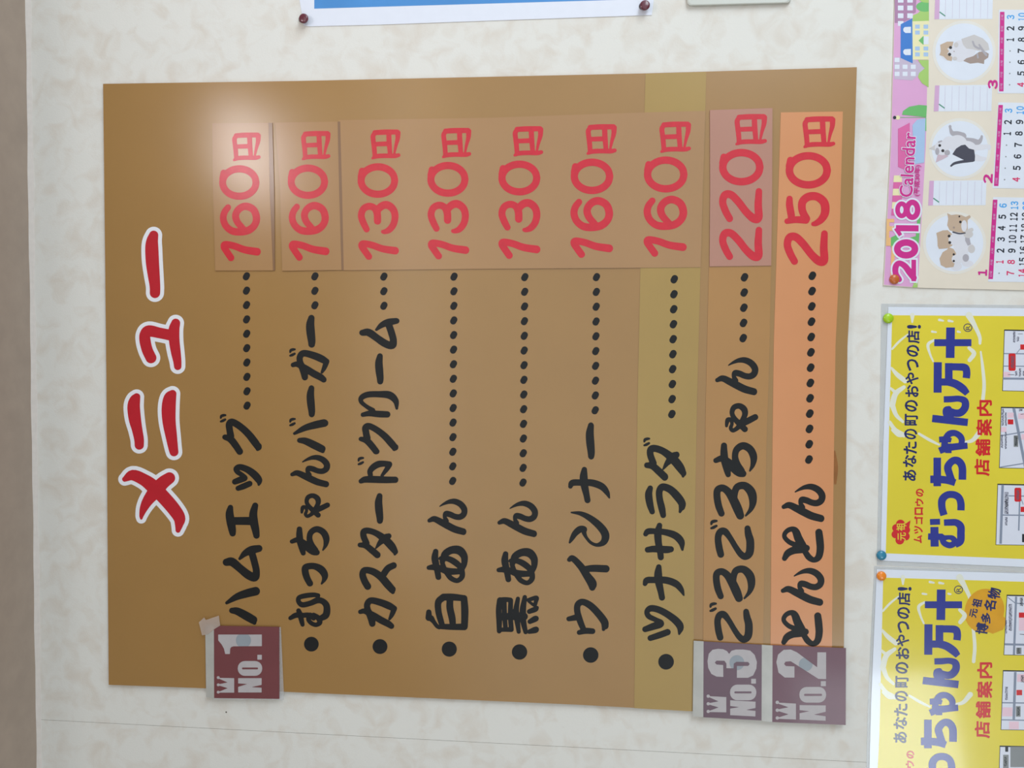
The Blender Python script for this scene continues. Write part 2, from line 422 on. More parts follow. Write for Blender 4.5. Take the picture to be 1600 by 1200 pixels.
G = {
 'nobashi': [S(626,308,18, 619,350,24, 622,400,25, 628,450,22, 628,472,19)],
 'ha': [S(97,888,8, 160,850,19, 224,828,24, 278,815,25), S(130,936,16, 165,941,22, 220,970,25, 262,994,24), S(262,994,22, 270,1012,11)],
 'mu': [S(95,634,21, 130,632,25, 180,672,23, 230,712,25, 272,728,24, 282,690,20, 272,640,20, 258,590,20, 250,570,19), S(178,612,7, 212,578,18, 252,558,24, 298,548,20)],
 'e': [S(120,292,15, 115,330,23, 122,380,25, 131,430,22, 134,453,18), S(275,280,17, 263,330,23, 266,380,25, 277,430,22, 283,467,18), S(130,376,22, 265,376,24)],
 'small_tsu': [S(148,131,16, 185,117,18, 212,108,14, 192,88,13, 165,70,14, 156,50,15, 180,39,17, 225,54,19, 265,82,22, 294,114,21, 300,132,14, 297,150,5), S(168,172,14, 200,160,17, 240,143,16)],
 'ku': [S(86,1052,15, 120,1064,20, 150,1100,20, 178,1142,19), S(122,1045,20, 115,1005,19, 113,972,20, 132,958,20, 180,985,20, 230,1030,21, 270,1080,22, 294,1114,20), S(296,1108,18, 290,1127,10)],
 'ka': [S(147,938,18, 140,900,22, 118,850,18, 116,815,18, 140,793,18, 200,806,20, 250,826,21, 282,843,17), S(284,843,16, 270,880,13, 255,908,7), S(72,864,12, 100,860,15, 150,885,19, 200,915,20, 245,938,19, 266,953,16)],
 'su': [S(118,705,20, 98,670,20, 86,630,19, 100,604,18, 150,612,20, 200,645,22, 240,690,23, 270,724,21), S(272,722,19, 275,740,11), S(218,628,19, 245,592,19, 280,574,18)],
 'ta': [S(70,446,13, 105,450,17, 145,480,19, 178,508,19), S(110,435,18, 92,390,18, 95,362,18, 125,357,17, 175,375,18, 230,415,23, 268,455,23, 290,488,16), S(290,485,14, 288,503,7), S(250,390,15, 225,405,22, 195,432,14, 170,465,4)],
 'do': [S(1072,815,26, 1120,795,36, 1200,792,40, 1300,795,40, 1400,798,38, 1500,797,36), S(1190,735,28, 1186,690,31, 1225,640,36, 1290,603,38, 1360,596,34, 1425,604,34), S(1425,608,33, 1400,655,28, 1362,708,21, 1335,745,16)],
 'ri': [S(300,872,7, 293,825,17, 255,790,22, 190,784,18, 120,786,17, 80,805,15, 78,832,12, 110,860,11, 150,885,14), S(88,912,12, 130,904,16, 190,908,19, 240,910,18)],
 'dots': [S(190,72,9, 198,50,14, 225,40,14, 248,38,9), S(190,117,9, 215,108,14, 245,92,11)],
 'shiro': [S(500,866,15, 500,900,19), S(515,905,17, 530,925,12, 550,952,11, 565,962,10), S(592,772,20, 560,802,19, 560,860,18, 575,920,17, 586,955,15), S(592,772,20, 650,772,20, 722,779,17),
           S(720,780,19, 725,850,21, 724,920,20, 722,955,20), S(580,956,15, 640,958,17, 722,958,19), S(632,785,19, 632,840,20, 645,900,20, 651,950,17)],
 'a': [S(543,487,15, 538,530,20, 550,590,18, 560,647,16), S(500,588,12, 530,585,17, 570,592,18, 620,610,20, 690,612,16), S(588,548,13, 600,505,20, 642,478,22, 690,480,25, 720,515,21, 722,560,17, 712,590,14),
       S(575,530,12, 620,532,16, 665,555,18, 700,590,16, 709,640,15, 680,669,13, 640,655,14, 615,625,14, 595,590,14, 582,550,13)],
 'n': [S(212,730,20, 275,712,31, 360,747,37, 440,785,39, 530,825,38, 635,852,35), S(425,735,28, 404,690,22, 418,656,30, 470,662,31, 530,685,30, 590,690,31, 638,660,34, 645,605,36, 600,550,34, 530,520,30, 460,522,22, 395,545,13, 343,573,4)],
 'ya': [S(255,522,17, 225,492,17, 190,455,14, 175,420,13, 187,387,15, 220,377,16, 250,397,18, 256,430,16, 240,462,12, 224,482,10), S(320,447,17, 280,468,18, 235,490,18, 205,518,12, 180,530,11, 167,515,10, 175,488,9, 168,465,11, 150,464,13, 143,485,10, 141,502,7)],
 'chi': [S(125,625,17, 125,670,21, 130,720,22, 145,780,19, 151,806,15), S(74,718,14, 110,706,18, 145,722,20, 190,765,28, 220,790,27, 243,800,20), S(228,785,26, 204,740,22, 194,690,18, 206,648,19, 245,626,21, 288,648,22, 310,695,21, 305,745,13, 287,782,4)],
 'tsu': [S(617,766,18, 600,735,19, 588,695,20, 592,665,19, 640,658,18, 685,678,22, 709,712,20, 706,742,12, 690,768,4)],
 'mu_hira': [S(546,937,13, 555,960,15, 565,1000,14, 571,1024,11), S(495,983,11, 530,965,15, 570,966,14, 610,965,14, 640,985,12), S(618,965,15, 607,990,12, 625,1014,12, 655,1025,12, 679,1010,14, 668,982,15, 640,965,14),
             S(685,985,16, 718,962,20, 722,910,19, 700,880,17, 665,872,17, 620,890,15, 570,900,15, 546,880,13, 550,855,13, 590,843,14, 640,838,13, 668,842,12)],
 'kuro': [S(85,792,17, 77,850,16, 80,920,16, 80,984,13), S(85,790,14, 120,787,13, 150,790,13), S(82,976,11, 120,975,12, 155,975,13), S(80,893,18, 165,893,20), S(112,795,12, 113,880,14, 120,970,12), S(152,792,13, 150,890,14, 156,975,13),
          S(197,782,11, 186,850,16, 190,900,17, 202,988,11), S(240,773,12, 228,850,18, 230,920,17, 245,990,12), S(165,893,20, 235,893,22), S(262,790,10, 312,776,12, 309,800,11, 300,822,9, 265,800,6), S(268,862,13, 305,848,15, 317,838,9), S(272,925,13, 305,908,17, 315,905,10), S(268,988,12, 305,977,18, 314,972,11)],
 'u': [S(115,828,13, 165,818,18), S(180,913,13, 220,903,17, 263,905,16), S(205,890,16, 185,840,18, 168,780,18, 172,738,18, 202,722,18, 250,745,20, 300,795,21, 337,845,22, 342,872,20), S(340,868,20, 332,893,9)],
 'i': [S(118,458,12, 140,450,17, 190,500,20, 230,560,23, 260,605,27, 262,632,18), S(215,517,17, 270,512,20, 347,515,21)],
 'n_kata': [S(131,163,3, 190,170,12, 250,200,18, 310,250,22, 343,300,23, 335,345,19, 295,366,10, 255,353,8, 225,320,8, 210,287,13, 212,267,15, 185,268,19, 155,293,17, 135,325,12, 121,350,5)],
 'na': [S(212,695,15, 208,740,23, 212,790,22, 225,850,18, 232,886,17), S(125,800,12, 138,778,18, 190,776,18, 260,778,20, 320,800,20, 352,835,15, 368,870,4)],
 'tsu_kata': [S(592,893,16, 640,876,20, 688,858,21, 660,835,14, 615,812,15, 604,783,15, 628,762,18, 680,772,19, 740,805,20, 790,845,22, 812,880,20, 805,922,5), S(625,948,16, 680,930,18, 732,911,18)],
 'sa': [S(682,244,15, 672,290,21, 675,350,20, 685,400,18, 690,443,17), S(595,298,13, 612,281,17, 660,281,16, 720,287,18, 780,307,21, 817,345,20, 825,395,6), S(608,396,16, 650,391,19, 720,395,21, 753,393,17)],
 'ra': [S(624,811,15, 614,850,21, 622,910,20, 636,958,15), S(705,980,16, 696,935,20, 683,880,19, 681,830,19, 702,803,20, 750,820,22, 795,865,24, 822,905,22, 822,930,18), S(820,930,16, 810,958,7)],
 'ro': [S(569,649,18, 551,600,20, 541,540,20, 546,502,20, 576,490,20, 610,512,22, 642,560,26, 670,620,27, 686,662,23), S(650,580,19, 650,530,19, 668,484,20, 715,476,22, 755,515,26, 766,570,22, 754,620,13, 721,663,4)],
 'ko': [S(565,905,19, 554,860,20, 548,800,19, 562,765,20, 590,762,20, 622,800,16, 660,862,16, 690,903,18, 718,918,20, 745,893,23, 749,825,23, 738,780,21, 732,743,17)],
 'to': [S(250,832,19, 278,788,27, 330,762,30, 400,748,36, 438,744,25), S(402,725,34, 368,660,33, 347,605,29, 320,582,20, 280,592,18, 252,622,17, 253,655,17, 290,692,18, 340,716,20, 395,745,28), S(425,775,22, 458,822,24, 500,845,20, 540,820,26, 555,750,29, 550,670,30, 543,610,28)],
 'yen': [S(228,107,15, 214,130,16, 217,170,16, 224,230,16, 226,285,14, 210,300,7), S(228,103,17, 300,99,18, 400,98,17), S(405,104,18, 403,150,15, 388,210,10, 375,275,6), S(335,110,17, 338,180,17, 346,275,15), S(225,192,15, 335,188,16), S(212,298,8, 250,284,15, 310,281,15, 380,282,15, 410,276,12)],
 '0': [S(*ringpts(247,470,133,104,25)), S(122,398,23, 114,440,24)],
 '3': [S(157,838,22, 132,790,24, 115,735,24, 132,685,24, 175,664,24, 218,678,24, 240,720,26, 243,775,26), S(238,715,24, 250,685,26, 285,658,27, 325,656,27, 365,688,26, 380,740,25, 368,800,24, 335,842,22, 300,857,16, 284,857,12)],
 '1': [S(172,1050,24, 140,1005,24, 117,968,24, 130,950,24, 200,962,24, 280,990,25, 378,1005,27)],
 '6': [S(693,652,22, 665,690,24, 655,740,25, 675,795,25, 725,835,26, 790,843,27, 860,830,27, 908,790,26, 923,735,27, 900,672,27, 840,643,27, 785,662,26, 755,710,26, 768,765,25, 815,818,22)],
 '2': [S(583,1096,18, 560,1055,19, 543,1005,19, 555,965,20, 590,962,20, 632,1000,20, 680,1060,20, 722,1095,22, 750,1090,21, 748,1020,20, 752,944,17)],
 '5': [S(922,762,16, 922,800,19, 932,860,19, 930,885,17), S(908,892,14, 960,883,18, 1015,886,19), S(1018,878,20, 995,830,20, 996,780,21, 1030,750,22, 1080,750,22, 1120,785,23, 1125,840,22, 1105,880,19, 1075,903,15, 1058,908,11)],
}
HC = 0.00018
def char(name, key, win, parent, h, material, bbox=None, label=None):
    o = ink(name, G[key] + [('g', 0.5 * win[1])], h + HC, material, parent, win[0], win[1], bbox, key=key)
    if label: o['label'] = label
    return o
def dakuten(cx, cy, k, parent, h):
    P = [('s', [((x - 217) / 8 * k, (y - 75) / 8 * k, r / 8 * k + 0.45) for x, y, r in s[1]]) for s in G['dots']]
    ink('voicing_mark', P, h + HC, M_BLACK, parent, (cx, cy), 1.0, px=0.4)
DOT = [('s', [(-0.8, 1.45, 4.95), (0.8, -1.45, 4.95)])]
def dots(x0, y0, x1, y1, n, parent, h, k=1.0):
    for i in range(n):
        t = i / max(1, n - 1)
        ink('leader_dot', DOT, h + HC, M_BLACK, parent, (x0 + t * (x1 - x0), y0 + t * (y1 - y0)), 1.0 / k, key='leader%.2f' % k, px=0.5)
def bullet(x, y, r, parent, h):
    ink('bullet_dot', [('s', [(0, 0, r)])], h + HC, M_BLACK, parent, (x, y), 1.0, px=0.5)

ch = 'character'
# title
for key, win, shapes in (
    ('nobashi', T1, [S(356,167,32, 345,210,41, 343,260,46, 347,350,46, 356,440,42, 365,520,37, 365,567,36)]),
    ('yu', T1, [S(337,1018,38, 312,965,38, 297,905,39, 296,858,38, 325,832,40, 400,846,37, 480,862,38), S(509,777,31, 497,825,38, 499,900,37, 510,980,34, 520,1040,29, 523,1077,26)]),
    ('ni', T2, [S(238,178,25, 224,205,38, 217,250,44, 225,330,43, 240,400,37, 254,470,34, 256,513,32)]),
    ('ni', T2, [S(487,157,27, 468,190,44, 460,260,49, 463,350,46, 478,450,40, 491,530,34, 497,560,31)]),
    ('me', T2, [S(155,750,18, 212,722,37, 290,755,42, 350,800,48, 420,870,47, 490,950,46, 533,1015,42, 533,1060,30, 525,1105,17), S(465,742,40, 420,775,45, 370,830,48, 318,895,38, 288,950,28, 272,1000,16, 270,1022,9)])):
    o = ink('title_stroke' if key == 'ni' else 'title_character', shapes + [('g', 27)], HB + HC, M_WHITE, board, *win)
    o['label'] = 'white outlined red title brush shape'
    ink('red_fill', shapes, HB + 2.2 * HC, M_RED, o, *win)

# line 1
h = HB
char(ch, 'ha', A2, panel, h, M_BLACK); char(ch, 'mu', A2, panel, h, M_BLACK); char(ch, 'e', A2, panel, h, M_BLACK)
char(ch, 'small_tsu', A2, panel, h, M_BLACK); char(ch, 'ku', A1, panel, h, M_BLACK); dakuten(348.3, 653.3, 1, panel, h)
dots(385, 431.7, 386, 633.8, 10, panel, h)
# line 2
bullet(486.5, 1006.5, 11.5, panel, h)
for key, win, bb in (('mu_hira', A2, None), ('tsu', A2, None), ('chi', A2, (491, 740, 408, 592)), ('ya', A2, (557, 743, 203, 357)), ('n', KK, None), ('ha', A1, (511, 732, 940, 1152)),
                     ('nobashi', A1, (596, 650, 728, 928)), ('ka', A1, (497, 739, 507, 711)), ('nobashi', A1, None)):
    char(ch, key, win, panel, h, M_BLACK, bb)
dakuten(456.8, 659.3, 1, panel, h); dakuten(456.8, 550.5, 1, panel, h)
dots(492, 431.8, 492, 477, 3, panel, h)
# line 3
bullet(593.75, 1010.25, 11.6, panel, h)
for key, win, bb in (('ka', B2, None), ('su', B2, None), ('ta', B2, None), ('nobashi', B2, (162, 216, 122, 314)), ('do', KK, None), ('ku', B1, (61, 310, 963, 1160)), ('ri', B1, None),
                     ('nobashi', B1, (164, 218, 528, 723)), ('mu', B1, (65, 317, 307, 503))):
    char(ch, key, win, panel, h, M_BLACK, bb)
dakuten(563.6, 720.2, 1, panel, h)
dots(599.8, 432.2, 599.8, 477.8, 3, panel, h)
# line 4
bullet(702, 1014.25, 11.8, panel, h)
for key, win, bb in (('shiro', B2, None), ('a', B2, None), ('n', B2, (491, 742, 156, 384))):
    char(ch, key, win, panel, h, M_BLACK, bb)
dots(709.4, 432.3, 707.3, 751.5, 15, panel, h)
# line 5
bullet(811.75, 1018.75, 12, panel, h)
for key, win, bb in (('kuro', C2, None), ('a', C2, (63, 322, 465, 698)), ('n', C2, (69, 323, 169, 397))):
    char(ch, key, win, panel, h, M_BLACK, bb)
dots(820, 433, 817.2, 754, 15, panel, h)
# line 6
bullet(923, 1023.5, 12.1, panel, h)
for key, win, bb in (('u', D2, None), ('i', D2, None), ('n_kata', D2, None), ('na', D1, None), ('nobashi', D1, (221, 278, 400, 632))):
    char(ch, key, win, panel, h, M_BLACK, bb)
dots(932, 433, 930, 641, 10, panel, h)
# line 7 (pasted strip)
h = HB + 0.0008
bullet(1040.75, 1034, 12.2, tuna, h)
for key, win, bb in (('tsu_kata', D2, None), ('na', D2, (577, 839, 487, 714)), ('sa', D2, None), ('ra', D1, None), ('ta', D1, (586, 850, 540, 765))):
    char(ch, key, win, tuna, h, M_BLACK, bb)
dakuten(1010.3, 690.3, 1.05, tuna, h)
dots(1053.5, 436.3, 1049.8, 647, 10, tuna, h, 1.03)
# line 8
for key, win, bb in (('ko', E2, (524, 765, 445, 658)), ('ro', E2, (515, 781, 174, 403)), ('ko', E1, None), ('ro', E1, None), ('chi', FF, None), ('ya', FF, None), ('n', FF, (70, 340, 72, 310))):
    char(ch, key, win, goro, h, M_BLACK, bb)
dakuten(1115.3, 819.3, 1.15, goro, h); dakuten(1114, 948.5, 1.15, goro, h)
dots(1163.3, 433.3, 1161.3, 528.3, 5, goro, h, 1.04)
# line 9
h = HB + 0.0006
for key, win, bb in (('to', HH, (213, 552, 225, 522)), ('n', GG, (218, 590, 912, 1236)), ('to', GG, None), ('n', GG, (225, 600, 195, 522))):
    char(ch, key, win, tonton, h, M_BLACK, bb)
dots(1269.3, 430.9, 1264, 718, 13, tonton, h, 1.06)

# prices
def price(win, parent, h, items):
    for key, bb in items: char('price_character', key, win, parent, h, M_PRICE, bb)
price(P1_, p1, HP, (('yen', (205, 420, 130, 345)), ('0', (108, 410, 375, 635)), ('6', (113, 415, 655, 903)), ('1', (118, 420, 943, 1095))))
price(P1_, p2, HP, (('yen', (722, 943, 118, 338)), ('0', (622, 925, 370, 628)), ('6', (630, 930, 650, 898)), ('1', (630, 935, 940, 1092))))
h3 = HP - 0.0003
price(P2_, p3, h3, (('yen', (187, 412, 107, 332)), ('0', (90, 395, 360, 620)), ('3', (92, 397, 643, 892)), ('1', (95, 400, 938, 1085))))
price(P2_, p3, h3, (('yen', (717, 943, 95, 323)), ('0', (613, 922, 350, 612)), ('3', (615, 925, 635, 887)), ('1', (617, 928, 932, 1082))))
price(P3_, p3, h3, (('yen', (197, 427, 82, 310)), ('0', (90, 405, 340, 602)), ('3', (90, 405, 628, 878)), ('1', (90, 405, 925, 1078))))
price(P3_, p3, h3, (('yen', (745, 978, 67, 297)), ('0', (632, 952, 325, 592)), ('6', (630, 950, 613, 870)), ('1', (630, 950, 917, 1070))))
price(P4_, p3, h3, (('yen', (183, 363, 327, 505)), ('0', (95, 343, 525, 730)), ('6', (93, 341, 748, 943)), ('1', (93, 338, 978, 1095))))
price(P4_, p8, HP + 0.0004, (('yen', (610, 795, 284, 462)), ('0', (522, 775, 482, 690)), ('2', (522, 770, 705, 905)), ('2', (522, 770, 925, 1120))))
price(P4_, tonton, HB + 0.0006, (('yen', (996, 1183, 297, 478)), ('0', (900, 1158, 500, 708)), ('5', (893, 1150, 727, 922)), ('2', (889, 1143, 945, 1148))))

# ------------------------------------------------------------------ ranking cards
M_CARD1 = mat('card_maroon', (120, 66, 70), 0.32, 0.5, 0.06, 16, coat=0.15)
M_CARD3 = mat('card_plum', (108, 82, 95), 0.35, 0.5, 0.07, 16, coat=0.15)
M_CARD2 = mat('card_wine', (110, 72, 86), 0.35, 0.5, 0.08, 16, coat=0.15)
M_CLET = mat('card_print_grey', (188, 182, 184), 0.4, 0.4, 0.03)
M_CDOT = mat('card_print_blue', (152, 160, 168), 0.4, 0.4, 0.03)
M_CLOUD = mat('cloudy_film', (186, 184, 178), 0.22, 0.6, 0.08, 26, coat=0.4, bump=0.2)
M_FILM = mat('clear_film', (220, 222, 226), 0.14, 0.5, 0.01, alpha=0.28)
M_TAPE = mat('clear_tape', (214, 196, 184), 0.3, 0.5, 0.06, 40, alpha=0.45)
def win(org, s): return lambda pts: [(org[0] + x / s, org[1] + y / s) for x, y in pts]
HK = 0.0095
def card(label, org, s, face, strips, film, fm, O, slit, Np, notch, stop, balls, crown, digit, blue):
    w = win(org, s)
    c = tuple(np.mean(np.array(w(face)), 0))
    t = empty('ranking_card', W(c[0], c[1], HK - 0.001), label, 'card', 'ranking cards taped under the menu lines')
    f = sheet('card_face', w(face), HK - 0.0008, HK, fm, t)
    for st in strips: sheet('film_edge', w(st), HK - 0.0007, HK + 0.0002, M_CLOUD, t)['label'] = 'cloudy silvery film margin'
    if film: sheet('clear_margin', w(film), HK - 0.0012, HK - 0.0009, M_FILM, t)
    hh = HK + HC
    ink(ch, [('p', O), ('-', slit)], hh, M_CLET, f, org, s, px=0.4)
    ink(ch, [('p', Np), ('-', notch[0]), ('-', notch[1])], hh, M_CLET, f, org, s, px=0.4)
    ink('full_stop', [('p', stop)], hh, M_CLET, f, org, s, px=0.4)
    ink('crown_symbol', [('p', crown)] + [('s', [b]) for b in balls], hh, M_CLET, f, org, s, px=0.35)
    ink('digit', [('p', digit)], hh, M_CLET, f, org, s, px=0.4)
    ink('blue_dot', [('p', ell(*blue)), ('&', digit)], hh + HC, M_CDOT, f, org, s, px=0.4)
    return t
def rc(x0, y0, x1, y1): return [(x0, y0), (x1, y0), (x1, y1), (x0, y1)]
card('maroon crowned card at the start of the first menu line, taped at its corner', (310, 960), 8, [(192, 142), (1010, 157), (1012, 1056), (194, 1046)],
     [[(85, 135), (193, 138), (196, 1046), (97, 1036)]], [(180, 146), (1030, 158), (1068, 1000), (1066, 1066), (185, 1060)], M_CARD1,
     rrect(492, 583, 797, 768, 88), rrect(545, 664, 745, 687, 9), rc(497, 797, 790, 976), ([(490, 862), (613, 870), (490, 908)], [(797, 880), (662, 908), (797, 918)]), rc(737, 505, 793, 565),
     [(248, 790, 18), (248, 880, 18), (248, 972, 18)], [(262, 794), (447, 797), (447, 978), (262, 978), (262, 964), (366, 922), (262, 890), (262, 872), (366, 850), (262, 806)],
     [(248, 252), (793, 252), (793, 397), (440, 399), (410, 408), (397, 430), (393, 495), (335, 495), (320, 430), (290, 375), (248, 325)], (563, 325, 95, 95))
card('plum crowned card on the eighth menu line with cloudy film strips on both sides', (1080, 990), 8.571, [(163, 105), (948, 150), (945, 1164), (160, 1120)],
     [[(33, 96), (166, 104), (162, 1120), (20, 1106)], [(946, 150), (1090, 160), (1085, 1186), (942, 1172)]], None, M_CARD3,
     rrect(520, 683, 872, 893, 98), rrect(578, 774, 808, 801, 10), [(522, 893), (862, 912), (860, 1110), (522, 1092)], ([(515, 968), (648, 985), (515, 1005)], [(868, 995), (732, 1022), (868, 1036)]), rc(803, 605, 867, 670),
     [(228, 838, 22), (228, 940, 22), (228, 1042, 22)], [(246, 838), (470, 850), (470, 1055), (246, 1050), (246, 1034), (366, 988), (246, 952), (246, 930), (366, 908), (246, 854)],
     [(430, 580), (340, 576), (270, 540), (228, 460), (218, 370), (235, 270), (285, 217), (360, 203), (430, 210), (480, 235), (508, 272), (540, 230), (600, 213), (700, 213), (790, 227), (850, 285), (880, 380), (872, 470), (830, 560), (760, 592), (612, 592), (612, 433),
      (762, 433), (784, 408), (762, 380), (605, 378), (570, 402), (568, 465), (471, 463), (471, 400), (445, 364), (340, 362), (315, 388), (340, 415), (428, 420)], (612, 390, 100, 100))
card('wine red crowned card on the orange menu line, sticking out past the lower board corner', (1180, 910), 5.2174, [(138, 512), (740, 536), (738, 1163), (138, 1138)],
     [], None, M_CARD2,
     rrect(360, 852, 578, 980, 60), rrect(398, 908, 545, 926, 8), [(362, 1000), (575, 1003), (574, 1128), (362, 1118)], ([(355, 1040), (442, 1050), (355, 1068)], [(580, 1053), (478, 1078), (580, 1092)]), rc(535, 805, 576, 846),
     [(180, 978, 14), (180, 1042, 14), (180, 1105, 14)], [(192, 980), (332, 988), (332, 1118), (192, 1112), (192, 1100), (272, 1075), (192, 1050), (192, 1034), (272, 1018), (192, 990)],
     [(320, 776), (240, 775), (190, 735), (172, 650), (187, 588), (232, 550), (290, 547), (340, 570), (505, 692), (507, 570), (578, 570), (578, 788), (515, 786), (330, 668), (290, 643), (247, 646), (235, 665), (250, 682), (320, 685)], (412, 668, 56, 56))
w = win((310, 960), 8)
tag(sheet('clear_tape', w([(5, 100), (70, 40), (95, 70), (255, 15), (272, 140), (205, 180), (120, 250), (45, 262)]), HK + 0.0006, HK + 0.0008, M_TAPE),
    'piece of yellowed clear tape over the corner of the maroon card', 'tape')

# ------------------------------------------------------------------ yellow posters
M_PAPER = mat('poster_paper', (232, 238, 250), 0.22, 0.5, 0.01, 8, coat=0.6, coat_rough=0.08)
M_YEL = mat('poster_yellow', (232, 214, 62), 0.22, 0.5, 0.04, 9, coat=0.6, coat_rough=0.08)
M_WLN = mat('poster_pale', (234, 236, 220), 0.22, 0.5, 0.02, coat=0.6, coat_rough=0.08)
M_BLUE = mat('print_blue', (44, 56, 148), 0.24, 0.5, 0.03, coat=0.6, coat_rough=0.08)
M_NAVY = mat('print_navy', (30, 40, 100), 0.24, 0.5, 0.03, coat=0.6, coat_rough=0.08)
M_PRED = mat('print_red', (214, 36, 44), 0.24, 0.5, 0.03, coat=0.6, coat_rough=0.08)
M_PORG = mat('print_orange', (226, 164, 34), 0.24, 0.5, 0.06, 40, coat=0.6, coat_rough=0.08)
M_MAP = mat('map_white', (226, 230, 244), 0.24, 0.5, 0.01, coat=0.5)
M_ROAD = mat('map_road_grey', (138, 148, 168), 0.3, 0.5, 0.03)
M_MPINK = mat('map_pink', (238, 204, 218), 0.3, 0.5, 0.02)
M_INKD = mat('print_dark', (40, 44, 50), 0.3, 0.5, 0.03)
M_INKG = mat('print_grey', (92, 92, 112), 0.3, 0.5, 0.05)
M_GREYB = mat('map_grey', (140, 144, 146), 0.3, 0.5, 0.02)
M_LFILM = mat('laminate_film', (226, 230, 234), 0.10, 0.5, 0.01, alpha=0.35)
HQ = 0.0012
q1 = lambda pts: [(1360 + x / 5.714, 470 + y / 5.714) for x, y in pts]
q2 = lambda pts: [(1360 + x / 5.217, 670 + y / 5.217) for x, y in pts]
W3 = ((1360, 470), 5.714); W4 = ((1360, 670), 5.217)
BIG = [
 (W3, [L(570,374,31, 902,374,31), L(716,238,39, 712,510,39)]),
 (W3, [L(602,548,36, 600,820,36), L(620,725,32, 700,725,32), L(700,556,34, 700,730,34), B(690,590,32, 780,590,32, 845,598,34, 860,640,33, 856,690,33), B(690,722,34, 760,742,36, 825,785,36, 866,830,26)]),
 (W3, [L(552,1050,33, 870,1086,33), S(720,1055,32, 680,1015,30, 675,975,28, 700,965,26), B(690,980,32, 760,1003,33, 810,995,34, 846,950,34, 842,895,32, 790,874,27, 720,878,28, 655,880,28)]),
 (W4, [B(562,180,27, 620,158,28, 700,145,28, 792,137,25), S(600,165,24, 610,95,27, 640,45,27, 690,35,25, 735,65,26, 745,105,24, 722,132,12), B(560,88,24, 620,86,24, 660,95,18), L(636,120,26, 636,198,26)]),
 (W4, [L(545,235,31, 545,468,31), B(488,412,31, 560,412,31, 630,420,30, 692,440,28), B(668,430,28, 645,370,30, 632,310,31, 670,262,29, 715,262,31, 748,310,31, 750,415,31)]),
 (W4, [B(600,704,30, 583,640,30, 586,578,31, 625,540,29, 680,537,29, 722,562,29, 738,610,30, 738,665,30)]),
 (W4, [L(522,800,33, 524,960,33), B(470,878,26, 520,880,26, 590,880,26), L(486,760,24, 568,757,24), S(585,885,26, 600,930,24, 650,950,25, 690,925,24, 672,893,22, 640,885,18, 600,890,22), B(690,945,28, 733,915,31, 738,850,31, 735,795,31, 700,765,28, 650,763,27, 600,765,26)]),
]
LINE = (('あ', 1410.8, 1431.9, 734, 751.5), ('な', 1410.8, 1431.9, 710.8, 729.8), ('た', 1411.8, 1432.8, 690, 709.3), ('の', 1412.6, 1433.4, 670, 686.5), ('町', 1413.4, 1434.4, 646.5, 664.8), ('の', 1413.6, 1434.4, 624.9, 643.3),
        ('お', 1414.6, 1435.3, 601.5, 620.5), ('や', 1414.6, 1435.3, 582, 600.4), ('つ', 1416.9, 1435.6, 561, 579.4), ('の', 1416.4, 1436.6, 539, 557.5), ('店', 1416.9, 1437, 516.2, 536.7), ('!', 1417.2, 1439, 507.6, 513.5))
WAVES = [[(374, 128, 20), (374, 190, 8)], [(335, 300, 7), (260, 360, 10), (195, 430, 9)], [(188, 600, 10), (240, 660, 20), (310, 715, 22)], [(180, 780, 10), (225, 820, 16)], [(300, 770, 16), (225, 830, 24), (195, 930, 26)],
         [(195, 930, 24), (230, 1020, 18), (290, 1080, 12)], [(172, 1085, 16), (220, 1150, 18), (300, 1200, 20)], [(880, 130, 30), (930, 220, 20), (975, 320, 16), (978, 380, 12)], [(985, 455, 8), (1003, 600, 14), (1015, 750, 16), (1005, 880, 16)],
         [(880, 420, 14), (925, 470, 20), (885, 530, 18)], [(570, 350, 10), (515, 390, 14), (530, 470, 10), (560, 540, 8)], [(615, 170, 12), (650, 178, 8)], [(700, 178, 12), (735, 185, 8)], [(550, 275, 10), (585, 280, 8)], [(780, 275, 10), (800, 280, 8)]]
WAVES2 = [[(185, 10, 16), (235, 50, 18), (300, 45, 10)], [(395, 40, 10), (480, 90, 12), (560, 130, 8)], [(760, 110, 8), (830, 95, 16), (890, 30, 22)]]
